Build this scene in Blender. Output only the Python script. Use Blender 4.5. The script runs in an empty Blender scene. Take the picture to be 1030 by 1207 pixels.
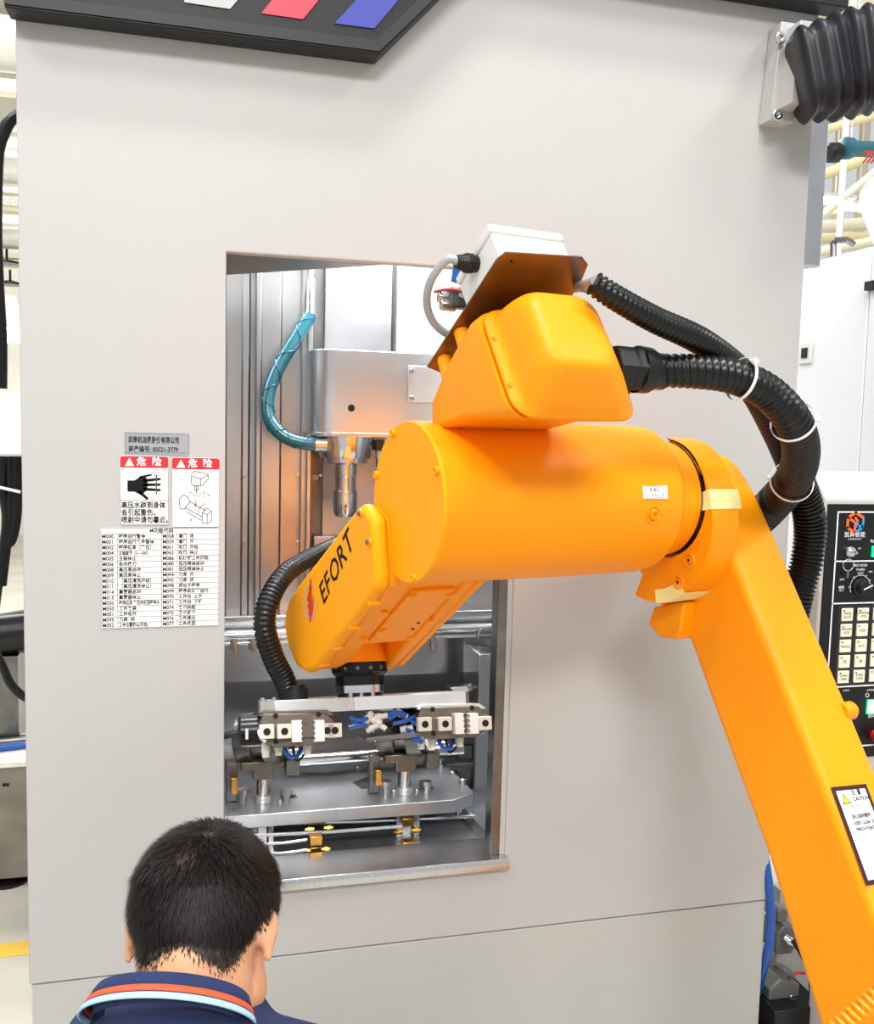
import bpy, bmesh, math, random
import numpy as np
from mathutils import Vector, Matrix, noise
random.seed(7)
PI = math.pi
SC = bpy.context.scene
COL = SC.collection
V = Vector

# ------------------------------------------------------------------ camera
IW, IH, FPX = 1030, 1207, 1100.0
yaw, pitch, roll = (math.radians(a) for a in (14.5, 5.1, 1.43))
f_ = V((math.sin(yaw)*math.cos(pitch), math.cos(yaw)*math.cos(pitch), -math.sin(pitch)))
r0 = V((math.cos(yaw), -math.sin(yaw), 0)); u0 = r0.cross(f_)
r_ = math.cos(roll)*r0 + math.sin(roll)*u0
u_ = -math.sin(roll)*r0 + math.cos(roll)*u0
CAM = V((0, -2.0, 1.62))
cd = bpy.data.cameras.new('camera'); co = bpy.data.objects.new('camera', cd); COL.objects.link(co)
cd.sensor_fit = 'HORIZONTAL'; cd.sensor_width = 36.0; cd.lens = 36.0*FPX/IW; cd.clip_start = .05; cd.clip_end = 60
co.matrix_world = Matrix(((r_.x, u_.x, -f_.x, CAM.x), (r_.y, u_.y, -f_.y, CAM.y), (r_.z, u_.z, -f_.z, CAM.z), (0, 0, 0, 1)))
SC.camera = co

# ------------------------------------------------------------------ world, lamps, exposure
w = bpy.data.worlds.new('hall'); SC.world = w; w.use_nodes = True
wn = w.node_tree.nodes['Background']; wn.inputs[0].default_value = (.92, .965, 1.0, 1); wn.inputs[1].default_value = 0.43
SC.view_settings.view_transform = 'Standard'; SC.view_settings.look = 'None'
SC.view_settings.gamma = 1.0; SC.view_settings.use_curve_mapping = False; SC.view_settings.exposure = 0.68
def lamp(name, loc, target, sx, sy, e, col=(1, .98, .95)):
    l = bpy.data.lights.new(name, 'AREA'); l.shape = 'RECTANGLE'; l.size = sx; l.size_y = sy; l.energy = e; l.color = col
    o = bpy.data.objects.new(name, l); COL.objects.link(o); o.location = loc
    o.rotation_euler = (V(target)-V(loc)).to_track_quat('-Z', 'Y').to_euler(); return o
lamp('hall_lamp', (0.3, -2.0, 8.4), (0.3, -.3, 1.2), 3.0, .7, 250)
lamp('hall_lamp', (-.8, -8.0, 7.0), (.5, 0, 1.0), 4.0, 1.2, 330)  # unseen, added behind the camera for even frontal light
lamp('hall_lamp', (-4.2, -3.6, 7.4), (-.2, -.3, .8), 2.0, 1.0, 110)
lamp('hall_lamp', (5.0, -3.6, 7.4), (1.0, -.3, .8), 2.0, 1.0, 110)
lamp('hall_lamp', (0.0, 5.5, 5.6), (0.0, 5.5, 0), 8.0, 3.0, 520)
lamp('machine_lamp', (.45, .42, 2.32), (.5, .5, 1.0), .7, .1, 15, (.93, .97, 1))

# ------------------------------------------------------------------ pixel -> place on a real plane
def ray(x, y): return r_*((x-IW/2)/FPX) + u_*(-(y-IH/2)/FPX) + f_
def at(x, y, Y=0.0):
    d = ray(x, y); return CAM + d*((Y-CAM.y)/d.y)
def atz(x, y, Z):
    d = ray(x, y); return CAM + d*((Z-CAM.z)/d.z)
def atd(x, y, dep): return CAM + ray(x, y)*dep

# ------------------------------------------------------------------ materials
MATS = {}
def mat(name, col, rough=.5, metal=0.0, bump=0.0, bscale=200, var=0.0, vscale=8, emit=0, spec=.5, coat=0, aniso=None, trans=0, brush=None, rvar=0, sub=0):
    m = bpy.data.materials.new(name); m.use_nodes = True; nt = m.node_tree; N = nt.nodes; L = nt.links
    b = N['Principled BSDF']; c4 = (*col, 1)
    b.inputs['Base Color'].default_value = c4; b.inputs['Roughness'].default_value = rough; b.inputs['Metallic'].default_value = metal
    b.inputs['Specular IOR Level'].default_value = spec; b.inputs['Coat Weight'].default_value = coat; b.inputs['Coat Roughness'].default_value = .15
    b.inputs['Transmission Weight'].default_value = trans
    if sub: b.inputs['Subsurface Weight'].default_value = sub; b.inputs['Subsurface Radius'].default_value = (.01, .004, .002)
    tc = N.new('ShaderNodeTexCoord'); src = tc.outputs['Object']
    if brush:
        mp = N.new('ShaderNodeMapping'); mp.inputs['Scale'].default_value = brush; L.new(src, mp.inputs[0]); src = mp.outputs[0]
    if var:
        n = N.new('ShaderNodeTexNoise'); n.inputs['Scale'].default_value = vscale; n.inputs['Detail'].default_value = 5; L.new(src, n.inputs['Vector'])
        r = N.new('ShaderNodeMapRange'); r.inputs[3].default_value = 1-var; r.inputs[4].default_value = 1+var; L.new(n.outputs['Fac'], r.inputs[0])
        r.inputs[1].default_value = .3; r.inputs[2].default_value = .7
        mx = N.new('ShaderNodeVectorMath'); mx.operation = 'SCALE'; mx.inputs[0].default_value = col; L.new(r.outputs[0], mx.inputs['Scale'])
        L.new(mx.outputs[0], b.inputs['Base Color'])
        if rvar:
            r2 = N.new('ShaderNodeMapRange'); r2.inputs[3].default_value = max(.02, rough-rvar); r2.inputs[4].default_value = rough+rvar
            L.new(n.outputs['Fac'], r2.inputs[0]); L.new(r2.outputs[0], b.inputs['Roughness'])
    if bump:
        n = N.new('ShaderNodeTexNoise'); n.inputs['Scale'].default_value = bscale; n.inputs['Detail'].default_value = 3; L.new(src, n.inputs['Vector'])
        bp = N.new('ShaderNodeBump'); bp.inputs['Strength'].default_value = bump; bp.inputs['Distance'].default_value = .002
        L.new(n.outputs['Fac'], bp.inputs['Height']); L.new(bp.outputs[0], b.inputs['Normal'])
    if emit: b.inputs['Emission Color'].default_value = c4; b.inputs['Emission Strength'].default_value = emit
    MATS[name] = m; return m
mat('grey_paint', (.465, .459, .452), .42, bump=.10, bscale=350, var=.012, vscale=3)
mat('lower_paint', (.45, .458, .44), .42, bump=.10, bscale=350, var=.02, vscale=3)
mat('orange', (1.0, .325, .0012), .42, bump=.10, bscale=260, spec=.28, var=.02, vscale=5)
mat('orange_flat', (1.0, .375, .0015), .46, spec=.2, bump=.08, bscale=260, var=.02)
mat('black_sign', (.010, .0105, .0125), .4, bump=.15, bscale=900, spec=.3)
mat('sign_edge', (.006, .006, .007), .5)
mat('stripe_grey', (.42, .43, .42), .5); mat('stripe_red', (.72, .03, .06), .45); mat('stripe_blue', (.035, .045, .33), .45, bump=.3, bscale=1200)
mat('steel', (.62, .62, .62), .24, 1, bump=.05, bscale=30, var=.10, vscale=6, brush=(60, 60, 1), rvar=.08)
mat('steel_smooth', (.72, .72, .73), .16, 1, var=.06, vscale=10, rvar=.06)
mat('steel_sheet', (.50, .50, .51), .30, 1, var=.18, vscale=4, rvar=.12)
mat('steel_way', (.58, .57, .56), .30, 1, var=.07, vscale=3, brush=(4, 4, .4))
mat('steel_dark', (.20, .195, .19), .34, 1, var=.25, vscale=12, rvar=.1)
mat('steel_brown', (.24, .17, .125), .36, 1, var=.15, vscale=14, rvar=.08)  # on the box plate, brown stands for orange mirrored in stainless
mat('aluminium', (.74, .73, .71), .34, .85, bump=.1, bscale=300, var=.06, vscale=20)
mat('aluminium_head', (.70, .70, .695), .30, 1, var=.05, vscale=6, rvar=.05)
mat('table_steel', (.60, .62, .64), .34, .9, var=.10, vscale=14, rvar=.12, bump=.05, bscale=60)
mat('cast_iron', (.085, .078, .07), .42, .6, bump=.5, bscale=120, var=.3, vscale=30)
mat('casting_grey', (.17, .17, .165), .36, .75, bump=.3, bscale=150, var=.2, vscale=40)
mat('gripper_body', (.17, .14, .115), .38, .7, bump=.15, bscale=200, var=.15, vscale=40)
mat('jaw', (.66, .62, .53), .5, .15, bump=.1, bscale=300)
mat('jaw_pad', (.78, .77, .74), .55)
mat('black_metal', (.02, .02, .022), .25, .6)
mat('black_plastic', (.006, .006, .0065), .42, spec=.35, bump=.08, bscale=300)
mat('black_hose', (.0045, .0045, .005), .30, spec=.35)
mat('bellows', (.009, .008, .012), .40, bump=.1, bscale=400, spec=.4)
mat('hole', (.004, .004, .004), .8)
mat('white_plastic', (.74, .73, .70), .45)
mat('box_white', (.74, .73, .71), .4, bump=.05, bscale=300)
mat('cable_grey', (.40, .41, .43), .4)
mat('tie_white', (.86, .86, .86), .35)
mat('teal_hose', (.015, .115, .15), .25, coat=.3, spec=.5)
mat('teal_cord', (.01, .09, .13), .4)
mat('blue_tube', (.003, .08, .40), .25, coat=.3)
mat('brass', (.62, .32, .07), .25, 1, var=.2, vscale=60)
mat('white_fit', (.62, .60, .55), .4)
mat('sticker_white', (.86, .86, .86), .45)
mat('sticker_silver', (.42, .43, .46), .35, .5)
mat('sticker_red', (.72, .018, .03), .45)
mat('ink', (.008, .008, .010), .6, spec=.15); mat('ink_grey', (.09, .09, .10), .6, spec=.2); mat('white_ink', (.9, .9, .9), .5)
mat('red_ink', (.62, .02, .02), .5)
mat('tape', (.93, .83, .34), .55, bump=.2, bscale=90)
mat('caution_frame', (.035, .008, .010), .4); mat('warn_yellow', (.95, .83, .04), .4)
mat('panel_black', (.006, .006, .0075), .4, bump=.1, bscale=900, spec=.3)
mat('key_cream', (.80, .76, .60), .45)
mat('green_lit', (.0, .75, .12), .3, emit=2.2); mat('white_lit', (.75, 1, .8), .3, emit=3.0)
mat('red_button', (.75, .01, .012), .3, coat=.3)
mat('logo_orange', (.85, .13, .03), .4); mat('logo_blue', (.02, .30, .65), .4)
mat('skin', (.72, .36, .20), .48, bump=.12, bscale=160, var=.05, vscale=30, sub=.08)
mat('hair', (.009, .006, .005), .5, spec=.28)
mat('scalp', (.045, .027, .020), .6, var=.3, vscale=30)
mat('navy', (.012, .025, .095), .85, bump=.6, bscale=900, var=.06, vscale=20)
mat('collar_orange', (.78, .10, .03), .8, bump=.5, bscale=900); mat('collar_blue', (.42, .66, .85), .8, bump=.5, bscale=900)
mat('trousers', (.03, .035, .05), .9); mat('shoe', (.02, .02, .02), .5)
mat('cabinet_white', (.80, .83, .88), .45, var=.01)
mat('console_grey', (.50, .49, .48), .5, bump=.1, bscale=300)
mat('floor_paint', (.52, .50, .42), .35, var=.12, vscale=3, bump=.1, bscale=20)
mat('floor_yellow', (.80, .48, .05), .5, var=.15, vscale=12)
mat('ceiling_cream', (.55, .53, .44), .7, var=.15, vscale=3)
mat('far_wall', (.78, .76, .68), .7, var=.05, vscale=2)
mat('duct', (.72, .73, .70), .3, .6, var=.1, vscale=3)
mat('beam_cream', (.70, .66, .50), .6); mat('pipe_yellow', (.72, .62, .36), .5)
mat('lamp_glow', (1, 1, .97), .5, emit=9)
mat('bench_steel', (.24, .22, .19), .45, .7, var=.2, vscale=8)
mat('bench_top', (.72, .70, .64), .5, var=.1, vscale=20)
mat('teal_paint', (.02, .10, .13), .35); mat('cord_red', (.45, .03, .03), .5)
mat('robot_white', (.80, .79, .78), .4)
mat('orange_cord', (.95, .38, .01), .35)
mat('fit_grey', (.16, .165, .16), .42, .2, bump=.1, bscale=200)
mat('rail_grey', (.33, .34, .32), .6, .3, bump=.5, bscale=80, var=.3, vscale=60)

# ------------------------------------------------------------------ mesh builder
I4 = Matrix.Identity(4)
def frame(o, ex, ey=None, ez=None):
    o = V(o); ex = V(ex).normalized()
    if ez is None: ez = ex.cross(V(ey)).normalized()
    else: ez = V(ez).normalized()
    ey = ez.cross(ex).normalized()
    return Matrix(((ex.x, ey.x, ez.x, o.x), (ex.y, ey.y, ez.y, o.y), (ex.z, ey.z, ez.z, o.z), (0, 0, 0, 1)))
def axis_frame(p, d):
    d = V(d).normalized(); h = V((0, 0, 1)) if abs(d.z) < .9 else V((1, 0, 0))
    ex = h.cross(d).normalized(); return frame(p, ex, None, d)
def catmull(pts, k=10):
    P = [V(p) for p in pts]; n = len(P); out = []
    for i in range(n-1):
        a = P[max(i-1, 0)]; b = P[i]; c = P[i+1]; d = P[min(i+2, n-1)]
        for j in range(k):
            t = j/k; out.append(.5*((2*b)+(c-a)*t+(2*a-5*b+4*c-d)*t*t+(3*b-a-3*c+d)*t*t*t))
    out.append(P[-1]); return out
def resample(path, step):
    out = [path[0]]; acc = 0
    for a, b in zip(path, path[1:]):
        L = (b-a).length
        while L > 1e-9 and acc+L >= step:
            t = (step-acc)/L; a = a.lerp(b, t); out.append(a.copy()); L = (b-a).length; acc = 0
        acc += L
    return out
class B:
    def __init__(s, m=None): s.bm = bmesh.new(); s.m = m or I4
    def _v(s, p, m=None): return s.bm.verts.new(s.m @ ((m @ V(p)) if m else V(p)))
    def box(s, c, size, m=None):
        x, y, z = (a/2 for a in size); c = V(c)
        vs = [s._v(c+V((i*x, j*y, k*z)), m) for i in (-1, 1) for j in (-1, 1) for k in (-1, 1)]
        for f in ((0, 1, 3, 2), (4, 6, 7, 5), (0, 4, 5, 1), (2, 3, 7, 6), (0, 2, 6, 4), (1, 5, 7, 3)): s.bm.faces.new([vs[i] for i in f])
        return s
    def b2(s, lo, hi, m=None):
        lo, hi = V(lo), V(hi); return s.box((lo+hi)/2, hi-lo, m)
    def prism(s, poly, a, b, ax='z', m=None):
        """poly of (p,q) extruded along ax from a to b"""
        def P(p, q, t): return {'z': (p, q, t), 'x': (t, p, q), 'y': (p, t, q)}[ax]
        lo = [s._v(P(p, q, a), m) for p, q in poly]; hi = [s._v(P(p, q, b), m) for p, q in poly]; n = len(poly)
        s.bm.faces.new(lo); s.bm.faces.new(hi[::-1])
        for i in range(n): s.bm.faces.new((lo[i], hi[i], hi[(i+1) % n], lo[(i+1) % n]))
        return s
    def poly(s, pts, m=None): s.bm.faces.new([s._v(p, m) for p in pts]); return s
    def slab(s, pts, off):
        off = V(off); lo = [s._v(p) for p in pts]; hi = [s._v(V(p)+off) for p in pts]; n = len(pts)
        s.bm.faces.new(lo); s.bm.faces.new(hi[::-1])
        for i in range(n): s.bm.faces.new((lo[i], hi[i], hi[(i+1) % n], lo[(i+1) % n]))
        return s
    def lathe(s, prof, p=(0, 0, 0), d=(0, 0, 1), seg=24, m=None, cap=True):
        F = axis_frame(p, d)
        if m: F = m @ F
        rings = []
        for t, r in prof: rings.append([s._v(F @ V((r*math.cos(2*PI*k/seg), r*math.sin(2*PI*k/seg), t))) for k in range(seg)])
        for a, b in zip(rings, rings[1:]):
            for k in range(seg): s.bm.faces.new((a[k], a[(k+1) % seg], b[(k+1) % seg], b[k]))
        if cap: s.bm.faces.new(rings[0][::-1]); s.bm.faces.new(rings[-1])
        return s
    def cyl(s, p, q, r, r2=None, seg=16, m=None):
        p, q = V(p), V(q); return s.lathe([(0, r), ((q-p).length, r if r2 is None else r2)], p, q-p, seg, m)
    def tube(s, path, r, seg=10, closed=False, cap=True, flat=1.0):
        path = [V(p) for p in path]; n = len(path); R = r if callable(r) else (lambda t: r); rings = []; up = None
        for i, p in enumerate(path):
            a = path[(i-1) % n] if closed or i else path[i]; b = path[(i+1) % n] if closed or i < n-1 else path[i]
            d = (b-a).normalized()
            if up is None: up = (V((0, 0, 1)) if abs(d.z) < .9 else V((1, 0, 0)))
            sd = d.cross(up).normalized(); up = sd.cross(d).normalized(); rr = R(i/max(n-1, 1))
            rings.append([s._v(p+sd*rr*math.cos(2*PI*k/seg)+up*rr*flat*math.sin(2*PI*k/seg)) for k in range(seg)])
        pr = list(zip(rings, rings[1:]))
        if closed: pr.append((rings[-1], rings[0]))
        for a, b in pr:
            for k in range(seg): s.bm.faces.new((a[k], b[k], b[(k+1) % seg], a[(k+1) % seg]))
        if cap and not closed: s.bm.faces.new(rings[0]); s.bm.faces.new(rings[-1][::-1])
        return s
    def sphere(s, c, r, sc=(1, 1, 1), seg=16, m=None):
        M = Matrix.Translation(c) @ Matrix.Diagonal((r*sc[0], r*sc[1], r*sc[2], 1)); M = s.m @ ((m @ M) if m else M)
        bmesh.ops.create_uvsphere(s.bm, u_segments=seg, v_segments=max(6, seg//2), radius=1, matrix=M); return s
    def loft(s, rings, cap=True):
        R = [[s._v(p) for p in r] for r in rings]; n = len(R[0])
        for a, b in zip(R, R[1:]):
            for k in range(n): s.bm.faces.new((a[k], a[(k+1) % n], b[(k+1) % n], b[k]))
        if cap: s.bm.faces.new(R[0][::-1]); s.bm.faces.new(R[-1])
        return s
    def add_mesh(s, me, m=None):
        k = len(s.bm.verts); s.bm.from_mesh(me); s.bm.verts.ensure_lookup_table()
        M = s.m @ (m or I4)
        for v in s.bm.verts[k:]: v.co = M @ v.co
        return s
    def out(s, name, material, parent=None, bev=0, smooth=True, seg=2, angle=35, mods=None, origin=None, **tags):
        bmesh.ops.recalc_face_normals(s.bm, faces=s.bm.faces)
        me = bpy.data.meshes.new(name); s.bm.to_mesh(me); s.bm.free()
        return link_mesh(name, me, material, parent, bev, smooth, seg, angle, mods, origin, **tags)
def rootpos(p):
    v = V((0, 0, 0))
    while p is not None: v += p.location; p = p.parent
    return v
def link_mesh(name, me, material, parent=None, bev=0, smooth=True, seg=2, angle=35, mods=None, origin=None, **tags):
    base = rootpos(parent)
    if origin is None and parent is None: origin = sum((v.co for v in me.vertices), V())/max(1, len(me.vertices))
    org = V(origin) if origin is not None else base
    me.transform(Matrix.Translation(-org))
    me.materials.append(MATS[material])
    if smooth:
        me.shade_smooth(); me.set_sharp_from_angle(angle=math.radians(angle))
    o = bpy.data.objects.new(name, me); COL.objects.link(o); o.parent = parent; o.location = org-base
    if bev:
        b = o.modifiers.new('bevel', 'BEVEL'); b.width = bev; b.segments = seg; b.limit_method = 'ANGLE'; b.angle_limit = math.radians(35)
    if mods: mods(o)
    for k, v in tags.items():
        if v: o[{'cat': 'category'}.get(k, k)] = v
    return o
def thing(name, label, cat, loc=(0, 0, 0), group=None):
    o = bpy.data.objects.new(name, None); COL.objects.link(o); o.location = loc; o['label'] = label; o['category'] = cat
    o.empty_display_size = .05
    if group: o['group'] = group
    return o
_tc = {}
def text_mesh(body, size, align='LEFT', squeeze=1.0, bold=0.0):
    cu = bpy.data.curves.new('txt', 'FONT'); cu.body = body; cu.size = size; cu.align_x = align; cu.align_y = 'CENTER'; cu.offset = bold; cu.resolution_u = 2
    o = bpy.data.objects.new('txt', cu); COL.objects.link(o)
    dg = bpy.context.evaluated_depsgraph_get(); me = bpy.data.meshes.new_from_object(o.evaluated_get(dg))
    bpy.data.objects.remove(o); bpy.data.curves.remove(cu)
    me.transform(Matrix.Diagonal((squeeze, 1, 1, 1))); return me
def quadframe(o, x_to, off=0.0, up=None):
    """frame in a surface: origin, toward x_to; z = outward normal toward the camera"""
    ex = (V(x_to)-V(o)).normalized(); up = V(up) if up else V((0, 0, 1)); ez = ex.cross(up).normalized()
    return frame(V(o)+ez*off, ex, None, ez)
def bolt_bm(b, p, d, r, h, seg=12, socket=True):
    F = axis_frame(p, d)
    b.lathe([(-h*.4, r), (h*.8, r), (h, r*.85)], p, d, seg)
    return b
def socket_bolt(name, p, d, r, h, material, parent, hole=True):
    b = B(); b.lathe([(-.002, r), (h*.85, r), (h, r*.86)] + ([(h, r*.5), (h*.4, r*.48)] if hole else []), p, d, 14)
    o = b.out(name, material, parent)
    return o

# ------------------------------------------------------------------ setting: hall
B().b2((-9, -6, -.05), (10, 14, 0)).out('floor', 'floor_paint', None, smooth=False, kind='structure')
B().b2((-9, 12, 0), (10, 12.1, 6.6)).out('wall_back', 'far_wall', None, smooth=False, kind='structure')
B().b2((-9, 2.4, 6.6), (10, 12, 6.7)).out('ceiling', 'ceiling_cream', None, smooth=False, kind='structure')

# ------------------------------------------------------------------ machine housing
mc = thing('washing_machine_housing', 'large light grey sheet metal machine housing with a tall rectangular loading opening', 'machine', (.54, .6, 0))
OX0, OX1, OZ0, OZ1 = .058, .703, .615, 1.97
XL, XR, ZS, ZT = -.337, 1.414, .4405, 2.75
def ringpanel(y0, y1, out, inn):
    b = B(); (a0, b0, a1, b1), (c0, d0, c1, d1) = out, inn
    def q(y): return [b._v((x, y, z)) for x, z in ((a0, b0), (a1, b0), (a1, b1), (a0, b1), (c0, d0), (c1, d0), (c1, d1), (c0, d1))]
    f, k = q(y0), q(y1)
    for i in range(4):
        j = (i+1) % 4
        for s in (f, k): b.bm.faces.new((s[i], s[j], s[4+j], s[4+i]))
        b.bm.faces.new((f[i], f[j], k[j], k[i])); b.bm.faces.new((f[4+i], f[4+j], k[4+j], k[4+i]))
    return b
ringpanel(0, .03, (XL, ZS+.002, XR, ZT), (OX0, OZ0, OX1, OZ1)).out('front_panel', 'grey_paint', mc, bev=.003, seg=3)
B().b2((XL+.004, .002, .06), (XR-.002, .03, ZS-.002)).out('lower_panel', 'lower_paint', mc, bev=.003)
B().b2((XL+.01, .012, ZS-.004), (XR-.01, .03, ZS+.004)).out('joint_strip', 'steel_dark', mc)
B().b2((XL, .03, .06), (XL+.02, 1.5, ZT)).out('side_panel', 'grey_paint', mc)
B().b2((XR-.022, .03, .06), (XR, 1.5, ZT)).out('side_panel', 'grey_paint', mc)
B().b2((XR, .035, ZS), (XR+.012, .055, 2.72)).out('edge_trim', 'rail_grey', mc)
B().b2((XL, .03, ZT-.02), (XR, 1.5, ZT)).out('roof_panel', 'grey_paint', mc)
B().b2((XL+.02, 1.48, .06), (XR-.02, 1.5, ZT-.02)).out('rear_panel', 'steel_sheet', mc)
for x in (XL+.1, XR-.1):
    for y in (.12, 1.38): B().cyl((x, y, 0), (x, y, .06), .035).out('foot', 'black_plastic', mc)
# opening: soffit wedge, right post, sill
B().slab([(OX0-.02, .031, OZ1), (.385, .031, OZ1), (OX0-.02, .33, OZ1)], (0, 0, .012)).out('opening_hood', 'steel_dark', mc)
B().b2((.668, .004, OZ0+.012), (.690, .05, OZ1)).out('frame_post', 'steel_dark', mc, bev=.002)
B().b2((.690, .004, OZ0+.012), (OX1, .03, OZ1)).out('frame_strip', 'grey_paint', mc, bev=.001)
B().prism([(-.022, .618), (-.022, .602), (-.018, .602), (-.018, .612), (.10, .612), (.10, .627), (-.018, .627)], OX0+.002, .708, 'x').out('sill', 'steel', mc, bev=.001)
# inner liner
B().b2((.0, .95, .40), (1.06, .97, 2.45)).out('liner_back', 'steel_sheet', mc)
B().b2((1.04, .03, .40), (1.06, .95, 2.45)).out('liner_side', 'steel_sheet', mc)
B().b2((-.02, .03, .40), (.0, .95, 2.45)).out('liner_side', 'steel_sheet', mc)
B().b2((-.02, .34, 2.45), (1.06, .97, 2.47)).out('liner_roof', 'steel_sheet', mc)
B().b2((-.02, .035, .585), (1.06, .95, .60)).out('base_pan', 'table_steel', mc)
# stainless way covers, one upright channel after another (left side of the chamber)
xs = [(266, 285, .60), (285, 293, .585), (293, 301, .62), (301, 307, .57), (307, 330, .60), (330, 354, .63), (354, 361, .60), (361, 367, .575)]
for i, (a, c, y) in enumerate(xs):
    p, q = at(a, 560, y), at(c, 560, y); zb = at(300, 724, .6).z
    B().b2((p.x, y, zb), (q.x, y+.10, 2.44)).out('way_cover', 'steel_way', mc, bev=.003)
for a in (288, 351):
    for py in (560, 640):
        p = at(a, py, .585 if a < 300 else .63); B().lathe([(0, .006), (.004, .005)], p, (0, -1, 0), 12).out('screw', 'steel', mc)
# column behind spindle
for (a, c, ym, m, z0) in ((367, 383, .70, 'steel_dark', 1.09), (383, 462, .68, 'steel_sheet', 1.09), (462, 468, .70, 'steel_dark', 1.09), (468, 640, .66, 'aluminium', 1.09)):
    p, q = at(a, 360, ym), at(c, 360, ym)
    B().b2((p.x, ym, z0), (q.x, ym+.1, 2.44)).out('column_panel', m, mc, bev=.002)
for a, py in ((378, 560), (380, 640)):
    p = at(a, py, .68); B().lathe([(0, .006), (.005, .005)], p, (0, -1, 0), 12).out('screw', 'steel', mc)
p = at(386, 640, .66); B().b2((p.x-.04, .655, p.z-.10), (p.x+.16, .68, p.z+.02)).out('cover_plate', 'steel_sheet', mc, bev=.002)
# crossbeam across the chamber
p = at(265, 742, .55)
B().b2((.0, .55, p.z), (1.04, .70, p.z+.035)).out('crossbeam', 'steel', mc, bev=.004)
B().b2((.0, .60, p.z-.16), (1.04, .62, p.z)).out('apron', 'steel_sheet', mc)
# right-hand inner details
a = at(545, 870, .45); 
B().b2((.735, .35, .80), (.79, .5, 1.02)).out('guard_plate', 'steel_smooth', mc, bev=.002)
B().slab([at(530, 811, .5), at(551, 808, .5), at(583, 832, .5), at(583, 846, .5)], (0, .03, 0)).out('bracket', 'steel_smooth', mc, bev=.001)
B().slab([at(540, 955, .30), at(548, 953, .30), at(590, 1000, .10), at(574, 1002, .10)], (0, .0, -.02)).out('strut', 'steel', mc, bev=.001)
B().slab([at(537, 968, .28), at(541, 972, .28), at(541, 1003, .28), at(537, 1005, .28)], (.015, .02, 0)).out('strut', 'steel_dark', mc)
B().b2((.0, .50, .60), (1.04, .52, .66)).out('rear_beam', 'steel_dark', mc, bev=.004)
B().b2((.0, .46, .66), (1.04, .52, .68)).out('rear_beam', 'casting_grey', mc, bev=.004)
for px, py in ((540, 958), (552, 962)):
    p = at(px, py, .28); B().lathe([(0, .010), (.008, .009)], p, (0, -.4, 1), 10).out('nut', 'steel', mc)
a, c = at(562, 832, .45), at(586, 962, .45)
B().b2((a.x, .45, c.z), (c.x, .47, a.z)).out('guard_plate', 'table_steel', mc, bev=.002)
a, c = at(540, 880, .48), at(563, 975, .48)
B().b2((a.x, .48, c.z), (c.x, .5, a.z)).out('guard_plate', 'steel_dark', mc, bev=.002)
# spray pipes with nozzles
zp = at(300, 748, .5).z
pp = thing('spray_pipe', 'stainless spray pipe crossing the chamber behind the robot wrist with a row of nozzles', 'pipe', (.4, .5, zp))
B().cyl((.0, .5, zp), (1.04, .5, zp), .013).out('pipe', 'steel_smooth', pp)
B().cyl((.0, .5, zp-.022), (1.04, .5, zp-.022), .006).out('rail', 'steel', pp)
for px in (276, 298, 318, 511):
    p = at(px, 762, .5); n_ = B(); n_.lathe([(-.03, .009), (-.012, .009), (-.012, .012), (.006, .012), (.006, .007), (.014, .006)], (p.x, .498, p.z), (.15, -.1, -1), 8)
    n_.out('nozzle', 'steel', pp)
cl = thing('pipe_clamp', 'steel U-bolt clamp holding the spray pipe near the right post', 'clamp', at(572, 760, .46))
q = at(572, 752, .485)
B().tube([q+V((-.022*math.cos(t), 0, .03*math.sin(t)+.0)) for t in [PI*k/10 for k in range(11)]]+[q+V((.022, 0, -.04))], .0035, 8).out('u_bolt', 'steel', cl)
B().box(q+V((0, 0, -.03)), (.075, .03, .012)).out('saddle', 'steel_dark', cl, bev=.002)
for dx in (-.022, .022): B().lathe([(0, .008), (.01, .008)], q+V((dx, 0, -.052)), (0, 0, 1), 6).out('nut', 'steel', cl)
q = at(568, 808, .42)
jt = thing('hose_fitting', 'dark threaded steel hose fittings by the bright bracket at right of the chamber', 'fitting', q)
for k, dx in enumerate((-.02, .015)): B().lathe([(-.02, .010), (-.008, .010), (-.008, .015), (.008, .015), (.008, .009), (.022, .009)], q+V((dx, 0, .012*k)), (.6, -.5, .35), 8).out('elbow', 'steel', jt, bev=.001)

# spindle head
sp = thing('spindle_head', 'bare aluminium spindle head with rounded corner and screwed side plate hanging in the chamber', 'spindle', (.44, .5, 1.59))
def rrect(x0, x1, y0, y1, r, k=6):
    out = []
    for cx, cy, a0 in ((x1-r, y1-r, 0), (x0+r, y1-r, 90), (x0+r, y0+r, 180), (x1-r, y0+r, 270)):
        for i in range(k+1):
            a = math.radians(a0+90*i/k); out.append((cx+r*math.cos(a), cy+r*math.sin(a)))
    return out
zt, zb2 = at(420, 413, .43).z, at(420, 513, .43).z
B().prism(rrect(at(366, 470, .47).x, .78, .42, .66, .055), zb2, zt, 'z').out('head_body', 'aluminium_head', sp, bev=.002)
B().prism(rrect(at(366, 470, .47).x-.004, .785, .415, .66, .055), zb2-.004, zb2+.006, 'z').out('head_flange', 'steel', sp, bev=.001)
pl = at(492, 452, .42)
pt = B().b2((at(480, 450, .42).x, .412, at(480, 474, .42).z), (.66, .42, at(480, 431, .42).z)).out('side_plate', 'aluminium', sp, bev=.002)
for px, py in ((485, 437), (485, 469)):
    B().lathe([(0, .007), (.005, .007), (.007, .005)], at(px, py, .412), (0, -1, 0), 12).out('screw', 'steel', pt)
B().lathe([(-.001, .0095), (.001, .0095)], at(414, 481, .42), (0, -1, 0), 12).out('bolt_hole', 'hole', sp)
ax = at(408, 530, .50)
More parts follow.
